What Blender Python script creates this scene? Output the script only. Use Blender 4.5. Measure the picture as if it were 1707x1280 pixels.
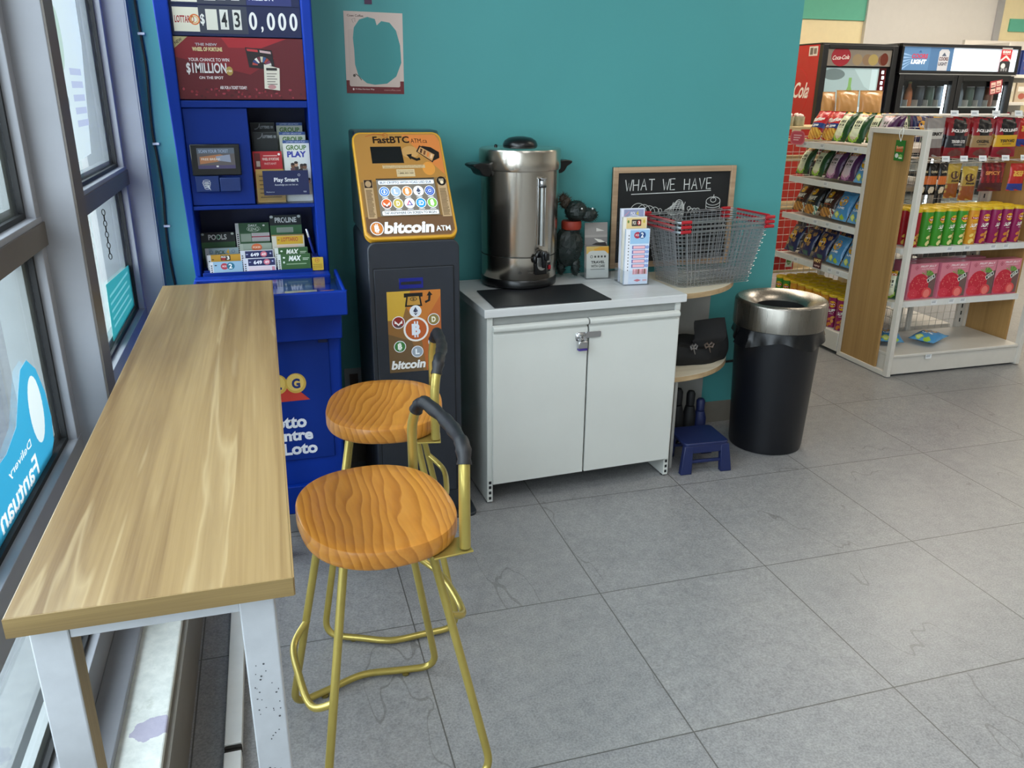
import bpy, bmesh, math, random
from mathutils import Vector, Matrix
D, C = bpy.data, bpy.context
for o in list(D.objects): D.objects.remove(o)
SC = C.scene
COL = SC.collection
PI = math.pi
random.seed(7)

# ------------------------------------------------------------------ camera
def cam_axes(yaw, pitch, roll):
    f = Vector((math.sin(yaw)*math.cos(pitch), math.cos(yaw)*math.cos(pitch), -math.sin(pitch)))
    r = Vector((math.cos(yaw), -math.sin(yaw), 0)); u = r.cross(f)
    return r*math.cos(roll)+u*math.sin(roll), -r*math.sin(roll)+u*math.cos(roll), f
cam_r, cam_u, cam_f = cam_axes(0.286871, 0.345501, 0.008531)
cd = D.cameras.new('camera'); cam = D.objects.new('camera', cd); COL.objects.link(cam)
cd.sensor_width = 36.0; cd.lens = 36.0*1362.56/1707; cd.clip_start = 0.02; cd.clip_end = 100
M = Matrix((( cam_r.x, cam_u.x, -cam_f.x, 0.0), (cam_r.y, cam_u.y, -cam_f.y, 0.0), (cam_r.z, cam_u.z, -cam_f.z, 1.5107), (0,0,0,1)))
cam.matrix_world = M
SC.camera = cam

# ------------------------------------------------------------------ sky, lamps, exposure
w = D.worlds.new('overcast_sky'); SC.world = w; w.use_nodes = True
bg = w.node_tree.nodes['Background']; bg.inputs[0].default_value = (0.80, 0.90, 1.0, 1); bg.inputs[1].default_value = 8.5
SC.view_settings.view_transform = 'Standard'; SC.view_settings.look = 'None'
SC.view_settings.gamma = 1.0; SC.view_settings.use_curve_mapping = False
SC.view_settings.exposure = 0.0
SC.cycles.use_denoising = True
SC.cycles.max_bounces = 8; SC.cycles.transparent_max_bounces = 16
SC.cycles.sample_clamp_indirect = 6.0
SC.cycles.caustics_reflective = False; SC.cycles.caustics_refractive = False

def area(name, loc, rot, sx, sy, power, col, portal=False, spread=PI):
    l = D.lights.new(name, 'AREA'); l.shape = 'RECTANGLE'; l.size = sx; l.size_y = sy; l.energy = power; l.color = col; l.spread = spread
    if portal: l.cycles.is_portal = True
    o = D.objects.new(name, l); COL.objects.link(o); o.location = loc; o.rotation_euler = rot
    return o
# daylight comes in through the street windows on the left (portal guides sampling to the sky)
area('window_portal', (-0.62, 0.4, 1.5), (0, -PI/2, 0), 2.9, 5.8, 1.0, (1,1,1), portal=True)
# the shop's ceiling panels; foreground, red cooler and far wall panels are added fill
WARM = (1.0, 0.90, 0.76); NEUT = (1.0, 0.95, 0.88); COOL = (0.93, 0.96, 1.0)
for i, (x, y, p) in enumerate(((3.0, 2.4, 13), (5.2, 2.4, 13), (2.9, 4.75, 30), (5.2, 4.9, 44), (7.2, 4.9, 40), (3.7, 6.35, 24), (6.3, 5.9, 34), (3.0, 0.2, 7), (5.2, 0.0, 6), (7.2, 2.4, 18), (0.9, 0.7, 20), (0.9, -1.2, 14))):
    area('ceiling_panel_and_fill', (x, y, 2.93), (0, 0, 0), 1.2, 0.6, p, WARM if y > 2 else NEUT if x > 2 else COOL)

# ------------------------------------------------------------------ colour + materials
def C3(h):
    h = h.lstrip('#'); h = ''.join(c*2 for c in h) if len(h) == 3 else h; v = [int(h[i:i+2], 16)/255 for i in (0, 2, 4)]
    return tuple((c/12.92 if c <= .04045 else ((c+.055)/1.055)**2.4) for c in v)
MATS = {}
class NT:
    def __init__(s, name, rough=.5, metal=0.0, col=None, spec=.5, coat=0.0):
        s.m = D.materials.new(name); s.m.use_nodes = True; s.t = s.m.node_tree; s.n = s.t.nodes
        s.b = s.n['Principled BSDF']; s.b.inputs['Roughness'].default_value = rough; s.b.inputs['Metallic'].default_value = metal
        s.b.inputs['Specular IOR Level'].default_value = spec; s.b.inputs['Coat Weight'].default_value = coat
        if col: s.b.inputs['Base Color'].default_value = (*col, 1)
    def add(s, ty, **kw):
        nd = s.n.new(ty)
        for k, v in kw.items(): setattr(nd, k, v)
        return nd
    def link(s, a, b): s.t.links.new(a, b)
    def coords(s, kind='Object', scale=(1,1,1), rot=(0,0,0)):
        tc = s.add('ShaderNodeTexCoord'); mp = s.add('ShaderNodeMapping'); mp.inputs['Scale'].default_value = scale; mp.inputs['Rotation'].default_value = rot
        s.link(tc.outputs[kind], mp.inputs[0]); return mp.outputs[0]
    def noise(s, vec, scale, detail=4, rough=.55, dist=0):
        nd = s.add('ShaderNodeTexNoise'); nd.inputs['Scale'].default_value = scale; nd.inputs['Detail'].default_value = detail
        nd.inputs['Roughness'].default_value = rough; nd.inputs['Distortion'].default_value = dist
        if vec is not None: s.link(vec, nd.inputs['Vector'])
        return nd.outputs['Fac']
    def ramp(s, fac, stops):
        r = s.add('ShaderNodeValToRGB'); el = r.color_ramp.elements
        while len(el) < len(stops): el.new(.5)
        for e, (p, c) in zip(el, stops): e.position = p; e.color = (*c, 1) if len(c) == 3 else c
        s.link(fac, r.inputs[0]); return r.outputs[0]
    def mix(s, fac, a, b, mode='MIX'):
        m = s.add('ShaderNodeMix', data_type='RGBA', blend_type=mode)
        for sock, v in ((m.inputs[0], fac), (m.inputs[6], a), (m.inputs[7], b)):
            if hasattr(v, 'is_linked') or hasattr(v, 'links'): s.link(v, sock)
            elif isinstance(v, (int, float)): sock.default_value = v
            else: sock.default_value = (*v, 1)
        return m.outputs[2]
    def math(s, op, a, b=None):
        m = s.add('ShaderNodeMath', operation=op)
        for sock, v in ((m.inputs[0], a), (m.inputs[1], b)):
            if v is None: continue
            if isinstance(v, (int, float)): sock.default_value = v
            else: s.link(v, sock)
        return m.outputs[0]
    def bump(s, h, strength=.2, dist=.002):
        b = s.add('ShaderNodeBump'); b.inputs['Strength'].default_value = strength; b.inputs['Distance'].default_value = dist
        s.link(h, b.inputs['Height']); s.link(b.outputs[0], s.b.inputs['Normal'])
    def base(s, c): s.link(c, s.b.inputs['Base Color'])

def plain(name, hexcol, rough=.5, metal=0.0, spec=.5, var=.06, scale=18, bump=0.0, coat=0.0):
    """painted / moulded / metal surface with a little procedural unevenness"""
    if name in MATS: return MATS[name]
    c = C3(hexcol); n = NT(name, rough, metal, c, spec, coat)
    f = n.noise(n.coords(), scale, 4)
    n.base(n.ramp(f, [(.25, tuple(max(0, x*(1-var)) for x in c)), (.75, tuple(min(1, x*(1+var)) for x in c))]))
    if bump: n.bump(n.noise(n.coords(), scale*12, 3), bump)
    MATS[name] = n.m; return n.m

def attr_mat(name, rough=.45, spec=.5, metal=0.0, coat=0.0, bump=0.0):
    """printed surface: colours of the printing come from the mesh's own colour layer"""
    n = NT(name, rough, metal, None, spec, coat)
    a = n.add('ShaderNodeVertexColor', layer_name='Col'); n.base(a.outputs[0])
    if bump: n.bump(n.noise(n.coords(), 45, 3), bump, .004)
    MATS[name] = n.m; return n.m
PRINT = attr_mat('printed_paper', .5)
GLOSS = attr_mat('printed_plastic', .25)
FILM = attr_mat('foil_bag_film', .27, .6, bump=.25)
CHALK = attr_mat('chalk_print', .95, .1)

def emit_attr(name, strength):
    n = NT(name, .4)
    a = n.add('ShaderNodeVertexColor', layer_name='Col'); n.base(a.outputs[0])
    n.link(a.outputs[0], n.b.inputs['Emission Color']); n.b.inputs['Emission Strength'].default_value = strength
    MATS[name] = n.m; return n.m
LITPRINT = emit_attr('lit_sign_and_cooler_glow', .5)
SCREEN = emit_attr('lit_screen', .35)
DIMSCREEN = emit_attr('dim_screen', .10)

def glass_mat(name, tint=(1,1,1), refl=.12, rough=.02, dirt=0.0):
    m = D.materials.new(name); m.use_nodes = True; t = m.node_tree; t.nodes.clear()
    out = t.nodes.new('ShaderNodeOutputMaterial'); tr = t.nodes.new('ShaderNodeBsdfTransparent'); gl = t.nodes.new('ShaderNodeBsdfGlossy')
    tr.inputs[0].default_value = (*tint, 1); gl.inputs['Roughness'].default_value = rough
    mx = t.nodes.new('ShaderNodeMixShader'); lw = t.nodes.new('ShaderNodeLayerWeight'); lw.inputs[0].default_value = .5
    # Schlick reflectance, the same on either face of the sheet
    pw = t.nodes.new('ShaderNodeMath'); pw.operation = 'POWER'; t.links.new(lw.outputs['Facing'], pw.inputs[0]); pw.inputs[1].default_value = 5.0
    ma = t.nodes.new('ShaderNodeMath'); ma.operation = 'MULTIPLY_ADD'; t.links.new(pw.outputs[0], ma.inputs[0]); ma.inputs[1].default_value = 1-refl; ma.inputs[2].default_value = refl
    t.links.new(ma.outputs[0], mx.inputs[0]); t.links.new(tr.outputs[0], mx.inputs[1]); t.links.new(gl.outputs[0], mx.inputs[2])
    last = mx.outputs[0]
    if dirt:
        tc = t.nodes.new('ShaderNodeTexCoord'); ns = t.nodes.new('ShaderNodeTexNoise'); ns.inputs['Scale'].default_value = 7; ns.inputs['Detail'].default_value = 6
        t.links.new(tc.outputs['Object'], ns.inputs['Vector']); mm = t.nodes.new('ShaderNodeMath'); mm.operation = 'MULTIPLY'; mm.inputs[1].default_value = dirt
        t.links.new(ns.outputs['Fac'], mm.inputs[0]); df = t.nodes.new('ShaderNodeBsdfDiffuse'); df.inputs[0].default_value = (.8,.85,.85,1)
        m2 = t.nodes.new('ShaderNodeMixShader'); t.links.new(mm.outputs[0], m2.inputs[0]); t.links.new(last, m2.inputs[1]); t.links.new(df.outputs[0], m2.inputs[2]); last = m2.outputs[0]
    t.links.new(last, out.inputs[0]); MATS[name] = m; return m
GLASS = glass_mat('window_glass', (.97,.99,.985), .025, .02, .04)
ACRYLIC = glass_mat('clear_acrylic', (.96,.97,.98), .03, .08)
COOLGLASS = glass_mat('cooler_door_glass', (.90,.93,.95), .025, .03)

def wood_mat(name, dark, mid, light, axis=1, scale=6.0, rough=.45, stretch=14, ring=0.0, coat=0.0, streak=None):
    n = NT(name, rough, 0, None, .5, coat)
    sc = [scale*stretch/3]*3; sc[axis] = scale/stretch*1.6
    v = n.coords('Object', tuple(sc))
    f1 = n.noise(v, 1.0, 6, .6, .6)
    sc2 = [scale*stretch*3]*3; sc2[axis] = scale/3
    f2 = n.noise(n.coords('Object', tuple(sc2)), 1.0, 3, .6)
    c = n.ramp(f1, [(.28, dark), (.5, mid), (.72, light)])
    c = n.mix(.25, c, n.ramp(f2, [(.3, dark), (.7, light)]))
    if streak:
        sc3 = [scale*1.6]*3; sc3[axis] = scale/stretch*.8
        f3 = n.noise(n.coords('Object', tuple(sc3)), 2.6, 3, .5, .8)
        c = n.mix(n.ramp(f3, [(.585, (0,0,0)), (.62, (.36,.36,.36)), (.66, (.1,.1,.1))]), c, streak)
    n.base(c); n.bump(f2, .06, .001)
    MATS[name] = n.m; return n.m

def pine_mat(name, dark, mid, light):
    n = NT(name, .33, 0, None, .5, .25)
    v = n.coords('Object', (1, .34, 1), (0, 0, .35))
    nz = n.add('ShaderNodeTexNoise'); nz.inputs['Scale'].default_value = 7.0; nz.inputs['Detail'].default_value = 1.5; n.link(v, nz.inputs['Vector'])
    vm = n.add('ShaderNodeVectorMath', operation='MULTIPLY_ADD'); n.link(nz.outputs['Color'], vm.inputs[0]); vm.inputs[1].default_value = (.13, .05, .05); n.link(v, vm.inputs[2])
    wv = n.add('ShaderNodeTexWave', wave_type='BANDS', bands_direction='X', wave_profile='SAW'); wv.inputs['Scale'].default_value = 17; wv.inputs['Distortion'].default_value = .9
    wv.inputs['Detail'].default_value = 2; wv.inputs['Detail Scale'].default_value = 2.0
    n.link(vm.outputs[0], wv.inputs['Vector'])
    c = n.ramp(wv.outputs['Fac'], [(.0, light), (.55, mid), (.92, dark), (1.0, mid)])
    f2 = n.noise(n.coords('Object', (90, 8, 90), (0, 0, .35)), 1.0, 3)
    c = n.mix(.22, c, n.ramp(f2, [(.3, dark), (.7, light)]))
    f3 = n.noise(n.coords('Object', (3, 3, 3)), 2.0, 2)
    c = n.mix(n.math('MULTIPLY', f3, .35), c, light)
    n.base(c); MATS[name] = n.m; return n.m

def steel_mat(name, hexcol='#b9b5ad', rough=.28, axis=2):
    n = NT(name, rough, 1.0, C3(hexcol))
    sc = [60, 60, 60]; sc[axis] = 1.2
    f = n.noise(n.coords('Object', tuple(sc)), 3.0, 4)
    r = n.add('ShaderNodeMapRange'); r.inputs[3].default_value = rough*.75; r.inputs[4].default_value = rough*1.35; n.link(f, r.inputs[0]); n.link(r.outputs[0], n.b.inputs['Roughness'])
    MATS[name] = n.m; return n.m

# ------------------------------------------------------------------ mesh builder
class MB:
    def __init__(s): s.v = []; s.f = []; s.c = []; s.col = (1,1,1)
    def color(s, h): s.col = C3(h) if isinstance(h, str) else h; return s
    def face(s, idx, col=None): s.f.append(tuple(idx)); s.c.append(col or s.col)
    def add(s, vs, fs, col=None):
        b = len(s.v); s.v += [tuple(v) for v in vs]
        for f in fs: s.face([b+i for i in f], col)
    def box(s, x0, y0, z0, x1, y1, z1, mat=None):
        vs = [(x,y,z) for z in (z0,z1) for y in (y0,y1) for x in (x0,x1)]
        if mat is not None: vs = [mat @ Vector(v) for v in vs]
        s.add(vs, [(0,2,3,1),(4,5,7,6),(0,1,5,4),(2,6,7,3),(0,4,6,2),(1,3,7,5)]); return s
    def prism(s, poly, axis, a, b):
        """poly: 2-D outline; axis: extrusion axis; a..b extent. axis 'x': (y,z) outline, 'y': (x,z), 'z': (x,y)"""
        n = len(poly)
        mk = {'x': lambda p,t: (t,p[0],p[1]), 'y': lambda p,t: (p[0],t,p[1]), 'z': lambda p,t: (p[0],p[1],t)}[axis]
        vs = [mk(p,a) for p in poly]+[mk(p,b) for p in poly]
        s.add(vs, [tuple(range(n-1,-1,-1)), tuple(range(n,2*n))]+[(i,(i+1)%n,n+(i+1)%n,n+i) for i in range(n)]); return s
    def lathe(s, prof, c=(0,0,0), n=40, sx=1.0, sy=1.0, caps=True):
        b = len(s.v); m = len(prof)
        for r, z in prof:
            for i in range(n):
                a = 2*PI*i/n; s.v.append((c[0]+sx*r*math.cos(a), c[1]+sy*r*math.sin(a), c[2]+z))
        for k in range(m-1):
            for i in range(n):
                j = (i+1)%n; s.face((b+k*n+i, b+k*n+j, b+(k+1)*n+j, b+(k+1)*n+i))
        if caps:
            if prof[0][0] > 1e-6: s.face([b+i for i in range(n-1,-1,-1)])
            if prof[-1][0] > 1e-6: s.face([b+(m-1)*n+i for i in range(n)])
        return s
    def tube(s, path, r, n=8, closed=False, caps=True):
        P = [Vector(p) for p in path]; m = len(P); b = len(s.v)
        rr = r if hasattr(r, '__len__') else [r]*m
        t0 = None; nrm = None
        for k in range(m):
            if closed: t = (P[(k+1)%m]-P[k-1])
            else: t = P[min(k+1,m-1)]-P[max(k-1,0)]
            t.normalize()
            if nrm is None:
                h = Vector((0,0,1)) if abs(t.z) < .9 else Vector((1,0,0)); nrm = (h-t*h.dot(t)).normalized()
            else:
                nrm = (nrm-t*nrm.dot(t))
                nrm = nrm.normalized() if nrm.length > 1e-6 else t.orthogonal().normalized()
            bi = t.cross(nrm)
            for i in range(n):
                a = 2*PI*i/n; s.v.append(tuple(P[k]+(nrm*math.cos(a)+bi*math.sin(a))*rr[k]))
        seg = m if closed else m-1
        for k in range(seg):
            k2 = (k+1)%m
            for i in range(n):
                j = (i+1)%n; s.face((b+k*n+i, b+k*n+j, b+k2*n+j, b+k2*n+i))
        if caps and not closed:
            s.face([b+i for i in range(n-1,-1,-1)]); s.face([b+(m-1)*n+i for i in range(n)])
        return s
    def grid(s, fn, nu, nv, colfn=None, flip=False, wrap=False):
        b = len(s.v)
        for j in range(nv+1):
            for i in range(nu+1): s.v.append(tuple(fn(i/nu, j/nv)))
        for j in range(nv):
            for i in range(nu):
                q = [b+j*(nu+1)+i, b+j*(nu+1)+i+1, b+(j+1)*(nu+1)+i+1, b+(j+1)*(nu+1)+i]
                if flip: q.reverse()
                s.face(q, colfn((i+.5)/nu, (j+.5)/nv) if colfn else None)
        return s
    def blob(s, c, r, n=14, m=9, jitter=0.0):
        rx, ry, rz = (r,r,r) if not hasattr(r,'__len__') else r
        prof = []
        b = len(s.v)
        for k in range(m+1):
            th = PI*k/m
            for i in range(n):
                a = 2*PI*i/n; q = 1+random.uniform(-jitter, jitter)
                s.v.append((c[0]+rx*q*math.sin(th)*math.cos(a), c[1]+ry*q*math.sin(th)*math.sin(a), c[2]-rz*q*math.cos(th)))
        for k in range(m):
            for i in range(n):
                j = (i+1)%n; s.face((b+k*n+i, b+k*n+j, b+(k+1)*n+j, b+(k+1)*n+i))
        return s
    def mesh(s, name):
        me = D.meshes.new(name); me.from_pydata(s.v, [], s.f)
        at = me.color_attributes.new('Col', 'FLOAT_COLOR', 'CORNER')
        buf = []
        for p in me.polygons:
            c = s.c[p.index]; buf += [c[0], c[1], c[2], 1.0]*p.loop_total
        at.data.foreach_set('color', buf)
        return me
    def build(s, name, mat, parent=None, loc=(0,0,0), rot=(0,0,0), bevel=0.0, smooth=True, seg=2, sub=0, label=None, weld=True):
        me = s.mesh(name)
        bm = bmesh.new(); bm.from_mesh(me)
        if weld: bmesh.ops.remove_doubles(bm, verts=bm.verts, dist=1e-5)
        bmesh.ops.recalc_face_normals(bm, faces=bm.faces)
        bm.to_mesh(me); bm.free()
        o = D.objects.new(name, me); COL.objects.link(o)
        me.materials.append(mat)
        o.location = loc; o.rotation_euler = rot
        if parent: o.parent = parent
        if smooth:
            for p in me.polygons: p.use_smooth = True
            me.set_sharp_from_angle(angle=math.radians(38))
        if bevel:
            m = o.modifiers.new('bevel', 'BEVEL'); m.width = bevel; m.segments = seg; m.limit_method = 'ANGLE'; m.angle_limit = math.radians(40); m.harden_normals = False
        if sub:
            m = o.modifiers.new('subdivision', 'SUBSURF'); m.levels = sub; m.render_levels = sub
        if label: o['label'] = label
        return o

def thing(name, label, cat, loc=(0,0,0), rotz=0.0, group=None, rot=None):
    o = D.objects.new(name, None); COL.objects.link(o); o.empty_display_size = .05
    o.location = loc; o.rotation_euler = rot or (0,0,rotz); o['label'] = label; o['category'] = cat
    if group: o['group'] = group
    return o
def tag(o, label, cat, group=None):
    o['label'] = label; o['category'] = cat
    if group: o['group'] = group
    return o
def struct(o): o['kind'] = 'structure'; return o
def dup(root, loc=None, rot=None, label=None, group=None):
    r = root.copy(); COL.objects.link(r)
    if loc is not None: r.location = loc
    if rot is not None: r.rotation_euler = rot
    if label: r['label'] = label
    if group: r['group'] = group
    for ch in [o for o in D.objects if o.parent == root]:
        c = ch.copy(); COL.objects.link(c); c.parent = r
        for g in [o for o in D.objects if o.parent == ch]:
            d = g.copy(); COL.objects.link(d); d.parent = c
    return r

# ------------------------------------------------------------------ flat artwork (printing, lettering)
_tx = {}
def glyphs(txt, bold=0.0):
    k = (txt, bold)
    if k in _tx: return _tx[k]
    cu = D.curves.new('glyph_source', 'FONT'); cu.body = txt; cu.size = 1; cu.resolution_u = 3; cu.offset = bold; cu.fill_mode = 'FRONT'
    o = D.objects.new('glyph_source', cu); COL.objects.link(o)
    dg = C.evaluated_depsgraph_get(); me = o.evaluated_get(dg).to_mesh()
    vs = [(v.co.x, v.co.y) for v in me.vertices]; fs = [tuple(p.vertices) for p in me.polygons]
    o.evaluated_get(dg).to_mesh_clear(); D.objects.remove(o); D.curves.remove(cu)
    if not vs: vs = [(0,0),(0,0.001),(0.001,0)]; fs = []
    _tx[k] = (vs, fs); return _tx[k]

class Art(MB):
    """2-D printing in the plane y = -layer*EPS, x to the right, z up; surf(x,z) bends it onto a curved front"""
    EPS = 0.00006
    def __init__(s, surf=None): super().__init__(); s.lay = 1; s.surf = surf
    def _p(s, x, z):
        y = s.surf(x, z) if s.surf else 0.0
        return (x, y - s.lay*s.EPS, z)
    def poly(s, pts, col):
        s.add([s._p(*p) for p in pts], [tuple(range(len(pts)))], C3(col)); s.lay += .25; return s
    def rect(s, x0, z0, x1, z1, col, nx=1, nz=1):
        if s.surf: nx = max(nx, 6); nz = max(nz, 4)
        l = s.lay
        for j in range(nz):
            for i in range(nx):
                a, b = x0+(x1-x0)*i/nx, x0+(x1-x0)*(i+1)/nx; c, d = z0+(z1-z0)*j/nz, z0+(z1-z0)*(j+1)/nz
                s.add([s._p(a,c), s._p(b,c), s._p(b,d), s._p(a,d)], [(0,1,2,3)], C3(col))
        s.lay += .25; return s
    def ell(s, cx, cz, rx, rz, col, n=20, rot=0.0):
        pts = []
        for i in range(n):
            a = 2*PI*i/n; x, z = rx*math.cos(a), rz*math.sin(a)
            pts.append((cx+x*math.cos(rot)-z*math.sin(rot), cz+x*math.sin(rot)+z*math.cos(rot)))
        if s.surf:
            s.add([s._p(cx,cz)]+[s._p(*p) for p in pts], [(0,i+1,(i+1)%n+1) for i in range(n)], C3(col)); s.lay += .25; return s
        return s.poly(pts, col)
    def ring(s, cx, cz, r, wd, col, n=24, rz=None, a0=0.0, a1=2*PI):
        rz = rz or r; vs = []
        for i in range(n+1):
            a = a0+(a1-a0)*i/n
            vs += [s._p(cx+(r-wd/2)*math.cos(a), cz+(rz-wd/2)*math.sin(a)), s._p(cx+(r+wd/2)*math.cos(a), cz+(rz+wd/2)*math.sin(a))]
        s.add(vs, [(2*i,2*i+1,2*i+3,2*i+2) for i in range(n)], C3(col)); s.lay += .25; return s
    def line(s, pts, wd, col):
        vs = []
        for i, p in enumerate(pts):
            a = pts[max(0,i-1)]; b = pts[min(len(pts)-1,i+1)]; dx, dz = b[0]-a[0], b[1]-a[1]; L = math.hypot(dx,dz) or 1
            nx, nz = -dz/L*wd/2, dx/L*wd/2
            vs += [s._p(p[0]+nx,p[1]+nz), s._p(p[0]-nx,p[1]-nz)]
        s.add(vs, [(2*i,2*i+1,2*i+3,2*i+2) for i in range(len(pts)-1)], C3(col)); s.lay += .25; return s
    def text(s, txt, x, z, w, h, col, bold=0.0, shear=0.0, rot=0.0, mirror=False, arc=0.0):
        """fitted into the box whose lower-left corner is (x, z), w wide, h high"""
        vs, fs = glyphs(txt, bold)
        x0 = min(v[0] for v in vs); x1 = max(v[0] for v in vs); z0 = min(v[1] for v in vs); z1 = max(v[1] for v in vs)
        sx = w/max(1e-6,(x1-x0)); sz = h/max(1e-6,(z1-z0)); out = []
        for a, b in vs:
            u, q = (a-x0)*sx, (b-z0)*sz
            u += shear*(q-h/2)
            if mirror: u = w-u
            if arc: q += arc*(1-((u/w)*2-1)**2)
            u -= w/2; q -= h/2
            out.append(s._p(x+w/2+u*math.cos(rot)-q*math.sin(rot), z+h/2+u*math.sin(rot)+q*math.cos(rot)))
        s.add(out, fs, C3(col)); s.lay += .25; return s
    def up(s): s.lay = math.floor(s.lay)+1; return s
    def slab(s, x0, z0, x1, z1, t, col):
        """solid sheet behind the artwork"""
        o = s.col; s.col = C3(col); s.box(x0, 0, z0, x1, t, z1); s.col = o; return s

def one_sheet(a, cell=.0015):
    """flatten layered artwork into one single-layer printed sheet (light passes it once)"""
    xs = [v[0] for v in a.v]; zs = [v[2] for v in a.v]; x0, z0 = min(xs), min(zs)
    nx, nz = int((max(xs)-x0)/cell)+1, int((max(zs)-z0)/cell)+1; g = [[None]*nx for _ in range(nz)]
    for f, c in zip(a.f, a.c):
        P = [(a.v[i][0]-x0, a.v[i][2]-z0) for i in f]; n = len(P)
        for j in range(max(0, int(min(p[1] for p in P)/cell)-1), min(nz, int(max(p[1] for p in P)/cell)+2)):
            z = (j+.5)*cell; cr = []
            for i in range(n):
                (xa, za), (xb, zb) = P[i], P[(i+1)%n]
                if (za > z) != (zb > z): cr.append(xa+(z-za)*(xb-xa)/(zb-za))
            cr.sort()
            for k in range(0, len(cr)-1, 2):
                for i in range(max(0, math.ceil(cr[k]/cell-.5)), min(nx, math.floor(cr[k+1]/cell-.5)+1)): g[j][i] = c
    o = Art()
    for j in range(nz):
        i = 0
        while i < nx:
            c = g[j][i]; k = i
            while k < nx and g[j][k] == c: k += 1
            if c is not None: o.add([(x0+i*cell,0,z0+j*cell),(x0+k*cell,0,z0+j*cell),(x0+k*cell,0,z0+(j+1)*cell),(x0+i*cell,0,z0+(j+1)*cell)], [(0,1,2,3)], c)
            i = k
    return o

def rr(x0, z0, x1, z1, r, n=5):
    pts = []
    for cx, cz, a0 in ((x1-r,z1-r,0),(x0+r,z1-r,PI/2),(x0+r,z0+r,PI),(x1-r,z0+r,1.5*PI)):
        for i in range(n+1):
            a = a0+PI/2*i/n; pts.append((cx+r*math.cos(a), cz+r*math.sin(a)))
    return pts
def arcpts(c, r, a0, a1, n, axes=(0,1), base=(0,0,0)):
    out = []
    for i in range(n+1):
        a = a0+(a1-a0)*i/n; p = list(base); p[axes[0]] = c[0]+r*math.cos(a); p[axes[1]] = c[1]+r*math.sin(a); out.append(tuple(p))
    return out
def smooth_path(pts, n=6):
    """Catmull-Rom through the points"""
    P = [Vector(p) for p in pts]; out = []
    for i in range(len(P)-1):
        p0 = P[max(0,i-1)]; p1 = P[i]; p2 = P[i+1]; p3 = P[min(len(P)-1,i+2)]
        for k in range(n):
            t = k/n
            out.append(.5*((2*p1)+(p2-p0)*t+(2*p0-5*p1+4*p2-p3)*t*t+(3*p1-p0-3*p2+p3)*t**3))
    out.append(P[-1]); return out
def fillet(pts, r, n=5):
    """round the corners of a 3-D polyline"""
    P = [Vector(p) for p in pts]; out = [P[0]]
    rs = r if hasattr(r,'__len__') else [r]*len(P)
    for i in range(1, len(P)-1):
        a = (P[i-1]-P[i]); b = (P[i+1]-P[i]); d = min(rs[i], a.length*.49, b.length*.49)
        p, q = P[i]+a.normalized()*d, P[i]+b.normalized()*d
        for k in range(n+1):
            t = k/n; out.append(p*(1-t)**2+P[i]*2*t*(1-t)+q*t*t)
    out.append(P[-1]); return out
# ================================================================== THE ROOM
def floor_mat():
    n = NT('grey_floor_tile', .3)
    tc = n.add('ShaderNodeTexCoord'); sp = n.add('ShaderNodeSeparateXYZ'); n.link(tc.outputs['Object'], sp.inputs[0])
    X, Y = sp.outputs[0], sp.outputs[1]
    def cell(v, off, size):
        a = n.math('DIVIDE', n.math('SUBTRACT', v, off), size)
        fr = n.math('FRACT', a); d = n.math('MINIMUM', fr, n.math('SUBTRACT', 1.0, fr))
        return n.math('MULTIPLY', d, size), n.math('FLOOR', a)
    dx, ix = cell(X, 0.9063, .6); dy, iy = cell(Y, 2.058, .6221)
    d = n.math('MINIMUM', dx, dy)
    grout = n.math('LESS_THAN', d, .0019)
    obj = tc.outputs['Object']
    idv = n.add('ShaderNodeCombineXYZ'); n.link(ix, idv.inputs[0]); n.link(iy, idv.inputs[1])
    wn = n.add('ShaderNodeTexWhiteNoise'); n.link(idv.outputs[0], wn.inputs['Vector'])
    # every tile gets its own piece of the mottled print
    shift = n.add('ShaderNodeVectorMath', operation='MULTIPLY_ADD'); n.link(wn.outputs['Color'], shift.inputs[0]); shift.inputs[1].default_value = (9,9,9); n.link(obj, shift.inputs[2])
    f1 = n.noise(shift.outputs[0], 3.2, 6, .62, .7); f2 = n.noise(shift.outputs[0], 26, 5, .7); f3 = n.noise(shift.outputs[0], 190, 2, .6)
    c = n.ramp(f1, [(.28, C3('#757475')), (.52, C3('#848383')), (.78, C3('#918f8a'))])
    c = n.mix(.42, c, n.ramp(f2, [(.32, C3('#6c6c6e')), (.68, C3('#a2a19e'))]))
    c = n.mix(.30, c, n.ramp(f3, [(.35, C3('#5c5d60')), (.65, C3('#adadad'))]))
    # thin dark veins
    dist = n.add('ShaderNodeTexNoise'); dist.inputs['Scale'].default_value = 1.5; dist.inputs['Detail'].default_value = 3.4
    vs_ = n.add('ShaderNodeVectorMath', operation='MULTIPLY'); n.link(shift.outputs[0], vs_.inputs[0]); vs_.inputs[1].default_value = (1.7, .6, 1); n.link(vs_.outputs[0], dist.inputs['Vector'])
    v = n.math('ABSOLUTE', n.math('SUBTRACT', dist.outputs['Fac'], .5))
    gate = n.noise(shift.outputs[0], 1.4, 1)
    vein = n.math('MULTIPLY', n.math('LESS_THAN', v, .0020), n.math('GREATER_THAN', gate, .53))
    c = n.mix(n.math('MULTIPLY', vein, .38), c, C3('#4d4a47'))
    c = n.mix(n.math('MULTIPLY', grout, .85), c, C3('#45433f'))
    n.base(c)
    rr_ = n.add('ShaderNodeMapRange'); rr_.inputs[3].default_value = .30; rr_.inputs[4].default_value = .44; n.link(f2, rr_.inputs[0]); n.link(rr_.outputs[0], n.b.inputs['Roughness'])
    n.bump(n.math('SUBTRACT', f3, n.math('MULTIPLY', grout, 2.0)), .05, .001)
    return n.m
FLOOR = floor_mat()
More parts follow.
